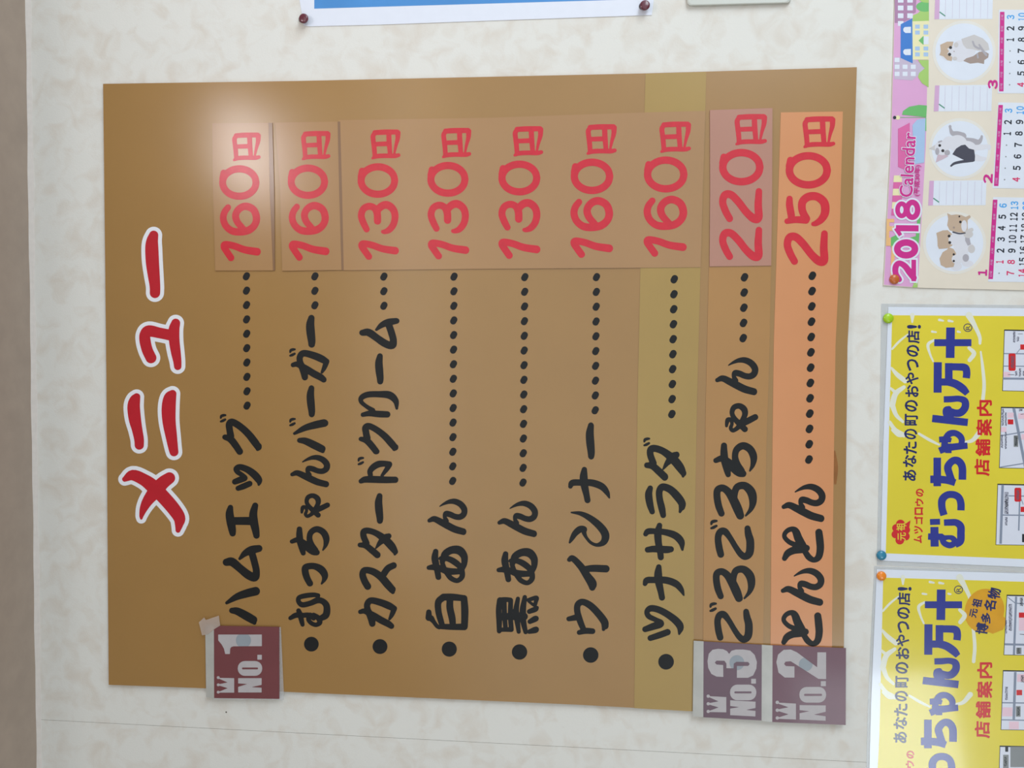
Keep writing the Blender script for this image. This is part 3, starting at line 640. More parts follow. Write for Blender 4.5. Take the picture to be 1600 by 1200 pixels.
def poster(label, xoff, yoff, sk, corner, yel, paper, film, sub_off, maps, extra=None):
    t = empty('laminated_poster', W(corner[0], corner[1], 0), label, 'poster', 'yellow posters pinned beside the menu board')
    sheet('film_margin', film, 0.0003, 0.0007, M_LFILM, t)
    sheet('paper', paper, 0.0008, HQ, M_PAPER, t)
    y = sheet('yellow_field', yel, HQ, HQ + 0.0001, M_YEL, t); hh = HQ + 0.0001
    def sh(org): return (org[0] + xoff, org[1] + yoff)
    for wi, wv in enumerate(WAVES): ink('pale_swirl', [('s', wv)], hh + 0.00003 + wi * 0.000006, M_WLN, y, sh(W3[0]), W3[1], px=0.6)
    for wi, wv in enumerate(WAVES2): ink('pale_swirl', [('s', wv)], hh + 0.00013 + wi * 0.000006, M_WLN, y, sh(W4[0]), W4[1], px=0.6)
    for (org, s), shp in BIG: ink(ch, shp, hh + HC, M_BLUE, y, sh(org), s, px=0.5)['label'] = 'large blue character'
    for c_, x0, x1, y0, y1 in LINE: fchar(ch, c_, x0 + xoff, x1 + xoff, y0 + yoff, y1 + yoff, hh + HC, M_NAVY, y, 0.028)
    for c_, x0, x1, y0, y1 in (('店', 1522.5, 1546.3, 717, 743.8), ('舗', 1524.3, 1547.5, 686, 713), ('案', 1525.4, 1550, 654.6, 681), ('内', 1526.3, 1550, 625, 650)):
        fchar(ch, c_, x0 + sub_off[0], x1 + sub_off[0], y0 + sub_off[1], y1 + sub_off[1], hh + HC, M_PRED, y, 0.03)['label'] = 'red character'
    for c_, x0, x1, y0, y1 in (('の', 1431, 1443.5, 763.5, 776), ('ウ', 1430, 1443, 778.8, 790.5), ('ロ', 1429, 1442.5, 792.8, 804.5), ('ゴ', 1428.5, 1442, 806.5, 819), ('ツ', 1428, 1442, 821.5, 834), ('ム', 1427.6, 1441, 836.3, 848.6)):
        fchar(ch, c_, x0 + xoff, x1 + xoff, y0 + yoff, y1 + yoff, hh + HC, M_PRED, y, 0.035)
    cl = ink('red_cloud', [('s', [(a, b, r)]) for a, b, r in ((370, 790, 70), (300, 850, 60), (290, 950, 60), (360, 1040, 68), (450, 980, 65), (460, 880, 60), (370, 920, 90))] + [('p', [(440, 790), (528, 728), (505, 850)])], hh + HC, M_PRED, y, (1370 + xoff, 740 + yoff), 10, px=0.5)
    fchar(ch, '祖', 1400.5 + xoff, 1414 + xoff, 817 + yoff, 829.5 + yoff, hh + 2 * HC, M_YEL, cl, 0.02); fchar(ch, '元', 1402.5 + xoff, 1415.5 + xoff, 832 + yoff, 844.5 + yoff, hh + 2 * HC, M_YEL, cl, 0.02)
    ink('registered_mark', [('s', [(870 + 36 * math.cos(a), 240 + 34 * math.sin(a), 3.5) for a in (k * math.pi / 10 for k in range(21))])], hh + HC, M_NAVY, y, sh(W3[0]), W3[1], px=0.3)
    fchar(ch, 'R', 1509 + xoff, 1516 + xoff, 509 + yoff, 515.5 + yoff, hh + HC, M_NAVY, y)
    for mp in maps:
        x0, y0, y1, x2, slant = mp['x'], mp['y0'], mp['y1'], 1720, mp.get('sl', -3)
        f = sheet('map', [(x0, y0), (x2, y0 + 3), (x2, y1 + 3), (x0 + slant, y1)], hh, hh + 0.0001, M_INKD, y); mh = hh + 0.0001
        gmp = sheet('map_ground', [(x0 + 0.9, y0 + 2), (x2, y0 + 5), (x2, y1 + 2), (x0 + slant + 1, y1 - 0.8)], mh, mh + 0.00008, M_MAP, f)
        for it_, (kind, pts) in enumerate(mp['items']):
            mm = {'road': M_ROAD, 'pink': M_MPINK, 'red': M_PRED, 'lab': M_INKG, 'dark': M_INKD, 'grey': M_GREYB}[kind]
            nm = {'road': 'road', 'pink': 'pink_block', 'red': 'red_marker', 'lab': 'tiny_lettering', 'dark': 'tiny_lettering', 'grey': 'grey_block'}[kind]
            up = 0.00012 + it_ * 0.00001
            if len(pts) and len(pts[0]) == 3: ink(nm, [('l', pts)], mh + up, mm, f, px=0.3)
            elif kind in ('lab', 'dark') and len(pts) == 2:
                (a, b), (c, d) = pts; sh_ = []; yy = b; n_ = 0
                while yy < d - 0.8:            # a column of tiny unreadable marks
                    sh_ += [('l', [(a + random.uniform(0, .5), yy + .4, .45), (c - random.uniform(0, .5), yy + .4, .45)]), ('l', [(random.uniform(a, c), yy, .35), (random.uniform(a, c), yy + 1.8, .35)])]
                    yy += 1.9
                ink(nm, sh_, mh + up, mm, f, px=0.3)
            else: ink(nm, [('p', pts)], mh + up, mm, f, px=0.4)
    if extra: extra(y, hh)
    return t
def R_(x0, y0, x1, y1): return ('road', [(x0, y0, 1.1), (x1, y1, 1.1)])
v5 = lambda x, y: (1520 + x / 9.23, 490 + y / 9.23)
v6 = lambda x, y: (1520 + x / 9.23, 610 + y / 9.23)
v7 = lambda x, y: (1520 + x / 8.57, 730 + y / 8.57)
v8 = lambda x, y: (1520 + x / 7.5, 900 + y / 7.5)
v9 = lambda x, y: (1520 + x / 7.5, 1040 + y / 7.5)
def bx(f, x0, y0, x1, y1): return [f(x0, y0), f(x1, y0), f(x1, y1), f(x0, y1)]
def ln(f, x0, y0, x1, y1, w_): return [(*f(x0, y0), w_), (*f(x1, y1), w_)]
mapsA = [
 dict(x=1569, y0=514.8, y1=611, items=[('road', ln(v5, 448, 577, 1400, 585, .9)), ('road', ln(v5, 440, 757, 1400, 765, .8)), ('road', ln(v5, 432, 937, 1400, 945, 1.6)), ('pink', bx(v5, 440, 840, 540, 915)), ('red', rrect(*v5(515, 575), *v5(618, 825), 2.5)), ('lab', (v5(545, 615), v5(600, 790))),
      ('red', bx(v5, 685, 445, 800, 520)), ('road', ln(v5, 630, 575, 690, 500, .5)), ('lab', (v5(580, 260), v5(618, 410))), ('lab', (v5(632, 335), v5(668, 410))), ('lab', (v5(610, 830), v5(645, 905))), ('lab', (v5(665, 790), v5(700, 905))), ('lab', (v5(715, 830), v5(750, 905))), ('dark', ln(v5, 505, 880, 600, 882, .3)), ('dark', ln(v5, 650, 293, 720, 293, .3))]),
 dict(x=1564, y0=635.6, y1=731.5, items=[('road', ln(v6, 590, 255, 760, 1120, 2.2)), ('road', ln(v6, 400, 655, 1200, 520, .9)), ('road', ln(v6, 385, 1110, 1300, 960, .9)), ('pink', bx(v6, 500, 320, 590, 395)), ('pink', bx(v6, 405, 530, 485, 600)), ('pink', bx(v6, 655, 330, 740, 410)), ('pink', bx(v6, 700, 630, 800, 710)), ('red', bx(v6, 505, 418, 585, 490)), ('lab', (v6(415, 265), v6(450, 510))), ('lab', (v6(462, 320), v6(490, 510))), ('lab', (v6(405, 640), v6(435, 835))),
      ('lab', (v6(460, 600), v6(490, 840))), ('grey', bx(v6, 590, 650, 655, 815)), ('dark', (v6(600, 660), v6(645, 805))), ('lab', (v6(665, 270), v6(720, 300))), ('dark', ln(v6, 690, 345, 735, 340, .4))]),
 dict(x=1558.5, y0=755.8, y1=851.5, items=[('road', ln(v7, 400, 235, 372, 1025, 2.0)), ('road', ln(v7, 400, 640, 1400, 655, 1.0)), ('road', ln(v7, 480, 383, 700, 388, .9)), ('road', ln(v7, 628, 440, 615, 850, 1.1)), ('red', rrect(*v7(558, 275), *v7(650, 462), 2.5)), ('lab', (v7(580, 310), v7(625, 440))), ('red', bx(v7, 640, 530, 800, 600)), ('lab', (v7(420, 335), v7(480, 620))), ('dark', (v7(435, 430), v7(465, 540))),
      ('lab', (v7(430, 670), v7(465, 780))), ('dark', bx(v7, 660, 895, 760, 1005)), ('road', ln(v7, 650, 430, 675, 500, .5))])]
mapsB = [
 dict(x=1573, y0=929.2, y1=1023.6, sl=-5, items=[('road', ln(v8, 508, 240, 482, 925, 1.7)), ('road', ln(v8, 375, 800, 1400, 825, 1.6)), ('road', ln(v8, 410, 250, 500, 320, .7)), ('road', ln(v8, 500, 318, 1400, 400, .8)), ('red', bx(v8, 540, 428, 640, 488)), ('pink', bx(v8, 540, 490, 680, 640)), ('lab', (v8(385, 520), v8(402, 670))), ('lab', (v8(420, 330), v8(462, 640))), ('dark', (v8(550, 255), v8(590, 355))), ('grey', bx(v8, 510, 840, 570, 915)), ('dark', (v8(520, 845), v8(555, 910))), ('dark', ln(v8, 550, 682, 640, 688, .4))]),
 dict(x=1567, y0=1047, y1=1140.5, sl=-3.5, items=[('road', ln(v9, 498, 75, 480, 640, 2.0)), ('road', ln(v9, 345, 435, 1400, 450, 1.0)), ('road', ln(v9, 335, 635, 1400, 660, .9)), ('pink', bx(v9, 345, 490, 465, 595)), ('pink', bx(v9, 425, 655, 540, 745)), ('pink', bx(v9, 520, 100, 700, 190)), ('red', bx(v9, 512, 285, 578, 348)), ('lab', (v9(378, 250), v9(412, 405))), ('grey', bx(v9, 505, 475, 560, 598)), ('dark', (v9(515, 490), v9(550, 585))), ('dark', (v9(560, 115), v9(600, 195)))]),
 dict(x=1562, y0=1165, y1=1262, sl=-3, items=[('grey', bx(v9, 440, 950, 1400, 1190)), ('dark', bx(v9, 380, 945, 415, 1010)), ('grey', bx(v9, 355, 1045, 420, 1300)), ('dark', (v9(365, 1070), v9(400, 1180)))])]
poster('yellow poster hung between the calendar and its twin, lime pin above and teal pin below', 0, 0, 1, (1480, 680),
       [(1394, 492.5), (1600, 494), (1740, 496), (1740, 884), (1600, 873.5), (1384, 864.5)],
       [(1388, 479.5), (1740, 483), (1740, 900), (1600, 886), (1376, 876), (1380, 700)],
       [(1377, 474.5), (1745, 478), (1745, 906), (1600, 893), (1370, 883), (1374, 700)], (0, 0), mapsA)
def speciality(y, hh):
    o = ink('orange_blot', [('p', ell(1220, 520, 190, 215, 15)), ('p', [(1380, 560), (1440, 600), (1400, 700), (1300, 740), (1200, 700), (1250, 600)])], hh + 0.00008, M_PORG, y, (1340, 870), 6.154, px=0.7)
    for c_, x0, x1, y0, y1 in (('元', 1075, 1150, 500, 590), ('祖', 1095, 1195, 410, 495), ('博', 1130, 1255, 640, 755), ('多', 1180, 1285, 540, 645), ('名', 1210, 1330, 422, 530), ('物', 1245, 1375, 305, 415)):
        a, b, c, d = 1340 + x0 / 6.154, 1340 + x1 / 6.154, 870 + y0 / 6.154, 870 + y1 / 6.154
        ftext(ch, c_, (b - 1.5, d), (b + 1.5, c + 1), (b - a) * .95, hh + 2 * HC, M_NAVY, o, 0.03)
poster('yellow poster with an orange blot beside its red heading, bright orange pin on top', -14.6, 409.5, 1, (1470, 1100),
       [(1380, 902.5), (1600, 909), (1740, 914), (1740, 1300), (1366, 1300), (1374, 1150)],
       [(1370, 889.5), (1600, 896), (1740, 901), (1740, 1300), (1356, 1300), (1361, 1100)],
       [(1366, 884.5), (1600, 893.6), (1740, 898), (1740, 1310), (1351, 1310), (1356, 1100)], (0.5, 409.8), mapsB, speciality)

# ------------------------------------------------------------------ calendar
HL = 0.0022
def cm(name, rgb): return mat('calendar_' + name, rgb, 0.4, 0.4, 0.02, 30)
c_bg = cm('cream', (232, 222, 206)); c_pink = cm('pink', (224, 168, 212)); c_mag = cm('magenta', (208, 44, 142)); c_white = cm('white', (226, 232, 244))
c_lil = cm('lilac', (200, 186, 208)); c_pur = cm('mauve', (176, 130, 168)); c_grn = cm('green', (168, 206, 112)); c_dgr = cm('deep_green', (110, 188, 110)); c_blu = cm('blue', (58, 124, 206))
c_yel = cm('lemon', (238, 232, 184)); c_sky = cm('sky', (170, 198, 232)); c_org = cm('apricot', (240, 190, 130)); c_rose = cm('rose', (222, 106, 168)); c_ink = cm('ink', (38, 44, 56)); c_cy = cm('digit_blue', (84, 170, 236))
c_dr = cm('digit_red', (218, 56, 110)); c_pale = cm('pale_mauve', (214, 172, 210)); c_pen = cm('pen_green', (84, 150, 128)); c_glow = cm('glow', (232, 228, 220))
cal = empty('wall_calendar', W(1500, 220, 0), 'pink and cream 2018 wall calendar with kitten pictures pinned beside the menu board', 'calendar')
sheet('sheet', [(1402, -90), (1760, -80), (1745, 459), (1600, 453.5), (1434.5, 449.5), (1380.3, 446), (1392, 225), (1398, 0)], 0.0004, HL, c_bg, cal)
hd = sheet('header_band', [(1401.5, -89), (1454.5, -89), (1451.7, 0), (1446.5, 230), (1434, 449), (1381.2, 445), (1392.4, 225), (1398.4, 0)], HL, HL + .0001, c_pink, cal)
h0 = HL + .0001; lv = [0]
def cp(name, shapes, material, lvl=1, parent=hd, org=(0, 0), s=1.0, px=0.45):
    lv[0] += 1
    return ink(name, shapes, h0 + lv[0] * 0.000008, material, parent, org, s, px=px)
k1 = ((1340, 0), 5.217); k2 = ((1340, 200), 4.615); k6 = ((1380, 0), 9.23)
def kp(k_, *pts): return [(k_[0][0] + x / k_[1], k_[0][1] + y / k_[1]) for x, y in pts]
cp('tower_block', [('p', kp(k6, (165, -300), (490, -300), (470, 180), (420, 200), (380, 280), (250, 335), (165, 330)))], c_pur)
for r_ in range(-3, 3):
    for x in (212, 347):
        cp('window_pane', [('p', kp(k6, *rc(x, 80 + (r_) * 112 , x + 80, 150 + r_ * 112)))], c_white, 3)
cp('tree', [('p', kp(k6, (660, 310), (420, 310), (430, 220), (500, 190), (540, 150), (660, 150)))], c_grn, 2)
cp('tree', [('p', kp(k6, *ell(600, 95, 125, 75)) ), ('&', kp(k6, *rc(400, -60, 658, 400)))], c_dgr, 3)
cp('tree', [('p', kp(k6, *ell(640, -20, 130, 60)) ), ('&', kp(k6, *rc(400, -100, 658, 400)))], c_grn, 4)
cp('lilac_block', [('p', kp(k6, (160, 830), (420, 830), (470, 870), (600, 980), (500, 1090), (420, 1160), (160, 1140)))], c_lil, 1)
for x, ys in ((165, (832, 932, 1034)), (280, (932, 1034)), (398, (932, 1034))):
    for y_ in ys: cp('window_pane', [('p', kp(k6, *rc(x, y_, x + 70, y_ + 62)))], c_white, 3)
cp('house_wall', [('p', kp(k6, (418, 308), (660, 300), (655, 860), (418, 860)))], c_yel, 2)
cp('roof', [('p', kp(k6, (252, 350), (420, 262), (426, 915), (250, 835)))], c_blu, 3)
for y_ in (385, 705): cp('roof_window', [('p', kp(k6, (400, y_), (400, y_ + 90), (320, y_ + 90), (292, y_ + 65), (288, y_ + 30), (310, y_ + 5)))], c_white, 4)
for x in (460, 582):
    for y_ in (355, 440, 670, 755): cp('window_pane', [('p', kp(k6, *rc(x, y_, x + 68, y_ + 58)))], c_sky, 4)
cp('porch', [('p', kp(k6, (510, 585), (582, 515), (582, 650)))], c_dgr, 4); cp('porch', [('p', kp(k6, *rc(583, 525, 655, 640)))], c_white, 4)
cp('tree', [('p', kp(k6, (655, 865), (500, 865), (560, 950), (600, 985), (520, 1050), (500, 1110), (560, 1200), (655, 1260)))], c_grn, 2)
cp('tree', [('p', kp(k1, (560, 955), (362, 935), (370, 905), (420, 870), (500, 855), (565, 860)))], c_dgr, 2)
cp('tree', [('p', kp(k1, (560, 960), (480, 990), (500, 1040), (560, 1070)))], c_dgr, 3)
cp('street_lamp', [('l', [(*kp(k1, (330, 957))[0], .4), (*kp(k1, (560, 957))[0], .4)])], c_dgr, 4)
cp('lamp_globe', [('s', [(*kp(k1, (328, 958))[0], 3.4)])], c_yel, 5); cp('lamp_cap', [('s', [(*kp(k1, (302, 958))[0], 2.6)])], c_ink, 5)
cp('pink_roof', [('p', kp(k1, (330, 1050), (425, 1000), (428, 1400), (330, 1360)))], c_rose, 2)
cp('sky_house', [('p', kp(k2, (395, -20), (430, -60), (490, -70), (485, 110), (480, 250), (410, 260)))], c_sky, 1)
for i_, mm in enumerate((c_yel, c_rose, c_yel, c_rose, c_yel, c_rose)):
    cp('awning_stripe', [('p', kp(k2, (262 - 3 * i_, 342 + 48 * i_), (320, 342 + 48 * i_), (320, 390 + 48 * i_), (258 - 3 * i_, 390 + 48 * i_)))], mm, 2)
cp('castle', [('p', kp(k2, (210, 655), (265, 655), (265, 680), (230, 680), (230, 708), (262, 708), (262, 740), (230, 742), (228, 790), (262, 790), (262, 850), (205, 850)))], c_org, 2)
cp('hedge', [('p', kp(k2, (455, 640), (430, 660), (420, 780), (380, 790), (360, 850), (440, 850)))], c_dgr, 1); cp('hedge', [('p', kp(k2, (240, 790), (300, 760), (300, 900), (240, 860)))], c_dgr, 2)
cp('hedge', [('p', kp(k2, (436, 1090), (405, 1120), (395, 1150), (432, 1150)))], c_grn, 1)
cp('red_building', [('p', kp(k2, (245, 850), (270, 850), (262, 1080), (235, 1080)))], c_org, 2)
# heading lettering: white edge and magenta letters
d2 = [S(300,1092,20, 275,1050,21, 275,1000,22, 300,975,20, 340,995,22, 375,1040,24, 405,1080,22), L(405,950,17, 405,1105,17)]
d0 = [S(*ringpts(350, 872, 66, 48, 22))]
d1 = [L(275,735,21, 440,738,21), L(300,765,14, 300,735,14)]
d8 = [S(*ringpts(318, 590, 30, 44, 17)), S(*ringpts(395, 590, 38, 54, 20))]
d0 = [S(*ringpts(350, 872, 64, 46, 24))]; d1 = [L(276,722,22, 440,724,22), L(276,722,16, 310,775,14)]
for sh_ in (d2, d0, d1, d8):
    cp('white_edge', sh_ + [('g', 12)], c_white, 6, hd, k2[0], k2[1], 0.5); cp('digit', sh_, c_mag, 7, hd, k2[0], k2[1], 0.5)
for p_, m_, l_, b_ in ((0, c_white, 6, .045), (0, c_mag, 7, .018)):
    ftext(ch if m_ is c_mag else 'white_edge', 'Calendar', (1425.8 + (1 if m_ is c_white else 0), 308.5 + (1 if m_ is c_white else 0)), (1431.6 + (1 if m_ is c_white else 0), 207.5 - (1 if m_ is c_white else 0)), 21 + (2 if m_ is c_white else 0), h0 + .0008 + l_ * .00003, m_, hd, b_)
ftext(ch, '(平成30年)', (1438, 306.5), (1439.8, 258), 10.5, h0 + .0012, c_mag, hd, .02)

months = (
 # month, window origin/scale, table outline, bar, digits
 ('1', (1520, 290), 7.5, [(240, 135), (1200, 150), (1200, 1140), (180, 1125)], [(236, 165), (289, 165), (236, 1095), (183, 1095)], (62, 170, 985, 1058),
  [[None, ('1', 'r'), ('2', 'k'), ('3', 'k'), ('4', 'k'), ('5', 'k'), ('6', 'b')], [('7', 'r'), ('8', 'r'), ('9', 'k'), ('10', 'k'), ('11', 'k'), ('12', 'k'), ('13', 'b')], [('14', 'r'), ('15', 'k'), ('16', 'k'), ('17', 'k'), ('18', 'k'), ('19', 'k'), ('20', 'b')]],
  [(308, 1027), (353, 235)], [(440, 1028), (488, 235)], [(578, 1028), (625, 235)]),
 ('2', (1520, 140), 7.5, [(298, 150), (1200, 165), (1200, 1170), (232, 1155)], [(301, 180), (353, 180), (300, 1130), (248, 1130)], (125, 235, 990, 1100),
  [[None, None, None, None, ('1', 'k'), ('2', 'k'), ('3', 'b')], [('4', 'r'), ('5', 'k'), ('6', 'k'), ('7', 'k'), ('8', 'k'), ('9', 'k'), ('10', 'b')], [('11', 'r'), ('12', 'r'), ('13', 'k'), ('14', 'k'), ('15', 'k'), ('16', 'k'), ('17', 'b')]],
  [(372, 1055), (418, 248)], [(508, 1055), (555, 245)], [(645, 1055), (690, 245)]),
 ('3', (1520, 0), 8, [(326, 122), (1200, 122), (1200, 1168), (312, 1166)], [(340, 148), (396, 148), (384, 1142), (328, 1142)], (190, 315, 1000, 1115),
  [[None, None, None, None, ('1', 'k'), ('2', 'k'), ('3', 'b')], [('4', 'r'), ('5', 'k'), ('6', 'k'), ('7', 'k'), ('8', 'k'), ('9', 'k'), ('10', 'b')], []],
  [(460, 1060), (472, 215)], [(602, 1060), (614, 215)], [(745, 1060), (755, 215)]))
for mo, org, s, tab, bar, numb, rows, r1, r2, r3 in months:
    wv = win(org, s)
    tb = sheet('month_table', wv(tab), h0, h0 + .0002, c_white, cal); th = h0 + .0002
    br = ink('weekday_bar', [('p', wv(bar))], th + .00006, c_mag, tb, px=0.4)
    for q in range(7):                       # tiny weekday lettering, bottom to top
        t_ = (q + 0.45) / 6.95
        a = np.array(wv([bar[3]])[0]) * (1 - t_) + np.array(wv([bar[0]])[0]) * t_; b = np.array(wv([bar[2]])[0]) * (1 - t_) + np.array(wv([bar[1]])[0]) * t_
        c_ = (a * .28 + b * .72); ftext(ch, '日月火水木金土'[q] + '曜', (c_[0], c_[1] + 4.6), (c_[0] + .3, c_[1] - 4.6), 3.6, th + .00012, c_pale, br)
    x0, x1, ya, yb = numb; P_ = wv([(x0, yb), (x1, yb), (x1, ya)])
    dx = 0.04 * (P_[0][1] - P_[2][1])
    ftext('month_digit', mo, (P_[1][0] - dx, P_[1][1]), (P_[2][0], P_[2][1]), P_[1][0] - P_[0][0], h0 + .00012, c_mag, cal, .045)
    for row, (pa, pb) in zip(rows, (r1, r2, r3)):
        for q, it in enumerate(row):
            t_ = q / 6; cx = (pa[0] + t_ * (pb[0] - pa[0])); cy = pa[1] + t_ * (pb[1] - pa[1]); C = wv([(cx, cy)])[0]
            if C[0] > 1606: continue
            if it is None: ink('small_dot', [('s', [(0, 0, 1.1)])], th + .00006, M_GREYB, tb, C, 1.0, px=0.3); continue
            hw = 3.6 if len(it[0]) == 1 else 7.0
            if it[0] in ('1',): hw = 2.6
            nd = len(it[0]); wd = 6.8 if nd == 1 else 6.3
            for z, dg in enumerate(it[0]):
                yc = C[1] + (nd - 1) * 3.5 - z * 7.0; w_ = wd * (0.72 if dg == '1' else 1)
                ftext('digit', dg, (C[0] + 6, yc + w_ / 2), (C[0] + 6.2, yc - w_ / 2), 12, th + .00006, {'r': c_dr, 'k': c_ink, 'b': c_cy}[it[1]], tb, .035)
# note pads and picture circles
for x0, x1, ya, yb in ((1462, 1552, -24, 29.6), (1461, 1550.5, 133.5, 173.6), (1452.3, 1541.5, 282.5, 320.6)):
    npd = sheet('note_panel', [(x0, ya), (x1, ya - 1), (x1 - 1.5, yb), (x0 - 2, yb + 0.5)], h0, h0 + .0001, c_white, cal)
    ink('mauve_edge', [('p', [(x0, ya), (x0 + 7, ya), (x0 + 5.5, yb), (x0 - 2, yb + .5)])], h0 + .00018, c_pale, npd, px=0.4)
    ink('pencil', [('l', [(x0 + 6, yb - 11, .9), (x0 + 15, yb - 4.5, .9)])], h0 + .00022, c_pen, npd, px=0.3)
    for q in range(7): ink('rule_line', [('l', [(x0 + 16 + q * 11, ya + 1, .22), (x0 + 15 + q * 11, yb - 1, .22)])], h0 + .00016, c_lil, npd, px=0.25)
k_gr = cm('fur_grey', (176, 172, 180)); k_dk = cm('fur_dark', (74, 74, 88)); k_tan = cm('fur_tan', (198, 174, 152)); k_br = cm('fur_brown', (166, 148, 140)); k_wh = cm('fur_white', (222, 222, 230)); k_ey = cm('eye', (52, 48, 50)); k_lt = cm('fur_pale', (206, 202, 202)); k_pk = cm('ear_pink', (206, 184, 196))
def picture(cx, cy, r, org, layers):
    b = sheet('kitten_picture', ell(cx, cy, r + 2.5, r + 2, n=40), h0, h0 + .00006, c_glow, cal)
    ink('pale_disc', [('p', ell(cx, cy, r - 2, r - 2.5, n=40))], h0 + .0001, c_white, b, px=0.7)
    for i_, (nm, shp, mm) in enumerate(layers): ink(nm, shp, h0 + .00014 + i_ * .00002, mm, b, org, 10, px=0.4)
E_ = lambda *a: ('p', ell(*a))
picture(1506.5, 81, 47, (1440, 20), [
 ('body', [E_(600, 600, 130, 170), E_(720, 560, 130, 150)], k_wh), ('flank', [('p', [(620, 410), (820, 340), (960, 400), (1040, 480), (1060, 580), (980, 600), (880, 590), (800, 570), (700, 560), (650, 500)])], k_lt),
 ('leg', [('p', [(650, 750), (700, 710), (800, 680), (900, 610), (980, 600), (1050, 640), (1040, 700), (980, 740), (975, 800), (880, 780), (760, 795)])], k_br), ('stripe', [S(800, 450, 14, 830, 520, 16, 900, 560, 16), S(900, 500, 14, 950, 580, 20, 1010, 660, 16), S(870, 640, 12, 880, 700, 14)], k_gr),
 ('head', [E_(420, 600, 130, 150)], k_wh), ('crown_of_head', [('p', [(290, 500), (400, 450), (500, 450), (480, 520), (400, 560), (430, 600), (400, 640), (480, 690), (470, 755), (400, 740), (340, 680), (280, 660), (300, 600)])], k_tan), ('cheek', [E_(540, 500, 35, 40), E_(520, 715, 35, 30)], k_lt),
 ('eye', [('s', [(452, 543, 24)])], k_ey), ('eye', [('s', [(437, 650, 25)])], k_ey), ('nose', [('s', [(508, 603, 9)])], k_br)])
picture(1500, 232.5, 46, (1440, 170), [
 ('tail', [S(460, 892, 14, 510, 855, 20, 600, 832, 22, 720, 815, 24, 800, 810, 20)], k_dk), ('hind_leg', [S(840, 600, 50, 950, 600, 42, 1050, 590, 32, 1055, 620, 26), S(840, 760, 55, 920, 780, 40, 990, 780, 26)], k_wh), ('raised_leg', [S(700, 500, 50, 800, 510, 50, 890, 520, 38, 930, 470, 24, 940, 430, 18)], k_gr),
 ('fore_leg', [S(640, 430, 60, 560, 400, 50, 480, 380, 34, 450, 310, 20, 445, 275, 22)], k_gr), ('body', [E_(560, 540, 150, 130), E_(700, 620, 160, 120), E_(430, 520, 100, 90)], k_wh), ('saddle', [('p', [(480, 710), (540, 620), (620, 570), (680, 560), (740, 620), (820, 640), (835, 740), (830, 820), (740, 830), (640, 790), (560, 750)])], k_dk),
 ('ear', [('p', [(110, 625), (240, 545), (300, 560), (210, 650)])], k_lt), ('ear', [('p', [(220, 840), (250, 720), (330, 700), (420, 740), (330, 790)])], k_pk), ('head', [E_(320, 610, 115, 115)], k_wh), ('face_patch', [E_(245, 665, 32, 55), E_(400, 685, 45, 42), S(270, 520, 14, 310, 505, 12)], k_gr),
 ('eye', [('s', [(283, 573, 22)])], k_ey), ('eye', [('s', [(332, 655, 24)])], k_ey)])
picture(1491.5, 379.5, 47, (1430, 320), [
 ('body', [E_(680, 540, 130, 130), E_(700, 800, 140, 110), E_(760, 660, 160, 90), E_(820, 920, 90, 50), E_(640, 960, 90, 70)], k_wh), ('shadow_patch', [('p', [(780, 450), (850, 520), (870, 620), (820, 640), (780, 560)]), E_(790, 830, 50, 60)], k_gr), ('paw', [E_(830, 460, 75, 60), S(830, 420, 40, 880, 390, 30)], k_lt), ('paw', [E_(880, 690, 55, 65)], k_lt),
 ('head', [('p', [(500, 130), (560, 160), (640, 150), (720, 160), (790, 190), (850, 160), (870, 190), (820, 240), (820, 380), (760, 440), (660, 430), (540, 400), (500, 320), (515, 220)])], k_tan), ('cheek', [E_(765, 330, 45, 90)], k_wh),
 ('head', [('p', [(330, 440), (430, 400), (510, 395), (570, 450), (600, 540), (580, 640), (500, 680), (370, 690), (350, 640), (345, 520)])], k_tan), ('cheek', [E_(590, 545, 70, 80)], k_wh), ('head', [('p', [(520, 660), (600, 690), (640, 760), (620, 900), (600, 970), (480, 985), (400, 940), (380, 840), (430, 740), (500, 700)])], k_tan), ('cheek', [E_(640, 850, 70, 70)], k_wh),
 ('collar_shadow', [S(590, 425, 10, 690, 450, 11, 780, 440, 9)], k_dk), ('eye', [('s', [(530, 488, 22)])], k_ey), ('eye', [('s', [(540, 590, 22)])], k_ey), ('eye', [('s', [(603, 775, 18)])], k_ey), ('eye', [('s', [(603, 878, 18)])], k_ey), ('eye', [('s', [(706, 268, 20)])], k_ey), ('eye', [('s', [(690, 182, 14)])], k_ey), ('nose', [('s', [(605, 355, 16)])], k_br)])

# ------------------------------------------------------------------ things at the right-hand side of the board
M_SKYP = mat('poster_blue', (76, 146, 214), 0.35, 0.5, 0.06, 12)
t = empty('notice_sheet', W(745, -60, 0), 'white sheet with a blue print, held by two dark red push pins', 'notice')
sheet('paper', [(462, -140), (1030, -150), (1021.5, 0), (1018.5, 23.5), (800, 31), (600, 38.3), (484, 41.2), (474.5, 40), (468, 0)], 0.0005, 0.001, mat('sheet_white', (232, 236, 248), 0.5, 0.4, 0.01), t)
sheet('blue_print', [(491, 13.6), (492, -120), (1000, -130), (990, -1), (560, 11.5)], 0.001, 0.0011, M_SKYP, t)
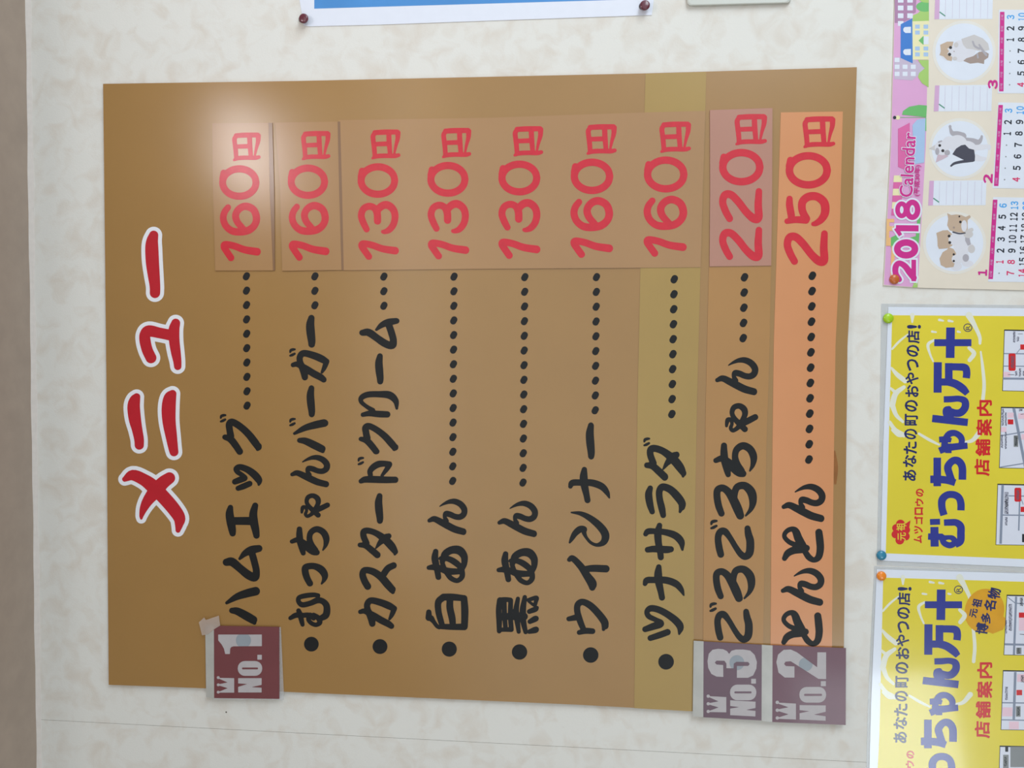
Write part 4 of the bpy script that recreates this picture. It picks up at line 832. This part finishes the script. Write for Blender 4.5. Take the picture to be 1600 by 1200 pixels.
# plain plastic wall plate at the edge of the frame
M_PLATE = mat('plate_plastic', (206, 208, 200), 0.35, 0.5, 0.02)
pl = empty('switch_plate', W(1155, -40, 0), 'pale grey plastic wall plate with rounded corners next to the blue notice', 'switch plate')
def rounded_plate(pts, steps, parent, name):
    V = []; Fc = []
    base = np.array(pts, float); c = base.mean(0); n = len(base)
    for inset, h_ in steps:
        d = base - c; Lh = np.linalg.norm(d, axis=1, keepdims=True)
        V.append(Wn(c + d * (1 - inset / Lh), h_))
    V = np.vstack(V)
    for j in range(len(steps) - 1):
        for i in range(n): Fc.append((j * n + i, j * n + (i + 1) % n, (j + 1) * n + (i + 1) % n, (j + 1) * n + i))
    Fc.append(tuple((len(steps) - 1) * n + i for i in range(n)))
    return link_mesh(name, V, Fc, M_PLATE, parent)
def skewed(x0, y0, x1, y1, r): return [(x, y - (x - x0) * 0.027) for x, y in rrect(x0, y0, x1, y1, r)]
rounded_plate(skewed(1073, -78, 1236, 9.5, 7), [(0, 0.0), (0, 0.004), (1.2, 0.0062), (4, 0.007)], pl, 'plate')
rounded_plate(skewed(1092, -60, 1156, -12, 3), [(0, 0.0069), (0.5, 0.0085), (2, 0.009)], pl, 'rocker'); rounded_plate(skewed(1160, -60, 1222, -12, 3), [(0, 0.0069), (0.5, 0.0085), (2, 0.009)], pl, 'rocker')

# ------------------------------------------------------------------ pins
def pin_round(px, py, r, h_, rgb, label, group=None):
    mm = mat('pin_%d_%d_%d' % rgb, rgb, 0.25, 0.6, 0.03, coat=0.3)
    o = lathe('thumbtack', px, py, h_, [(r * 0.85, 0), (r, 0.0008), (r * 0.98, 0.0022), (r * 0.85, 0.0036), (r * 0.55, 0.0046), (r * 0.2, 0.005)], mm)
    tag(o, label, 'pin', 'thumbtacks')
pin_round(1387.5, 497.5, 7.6, HQ, (170, 214, 20), 'lime green pin at the top corner of the poster beside the calendar')
pin_round(1376.8, 867.5, 7.4, HQ, (44, 132, 166), 'teal pin at the lower corner of a yellow poster')
pin_round(1376.8, 899.7, 7.2, HQ, (250, 142, 34), 'bright orange pin on the second yellow poster')
pin_round(1397, 436.5, 7.4, HL, (200, 104, 44), 'copper brown pin at the corner of the calendar')
M_PINM = mat('pin_maroon', (100, 36, 54), 0.25, 0.6, 0.03, coat=0.4); M_PIND = mat('pin_collar', (40, 36, 42), 0.3, 0.5, 0.03)
for px, py, lab in ((475.5, 30, 'dark red push pin at the ceiling end of the blue notice'), (1007.5, 9.5, 'dark red push pin at the lower corner of the blue notice')):
    t = empty('push_pin', W(px, py, 0.001), lab, 'pin', 'push pins of the notice')
    lathe('collar', px - 3.2, py + 0.3, 0.001, [(5.6, 0), (6.0, 0.0012), (5.4, 0.0022), (3.2, 0.003), (3.2, 0.007)], M_PIND, t, (0, -0.25))
    lathe('head', px - 0.4, py, 0.007, [(5.0, 0), (7.2, 0.001), (7.6, 0.003), (7.0, 0.0045), (5, 0.0052)], M_PINM, t, (0, -0.1))
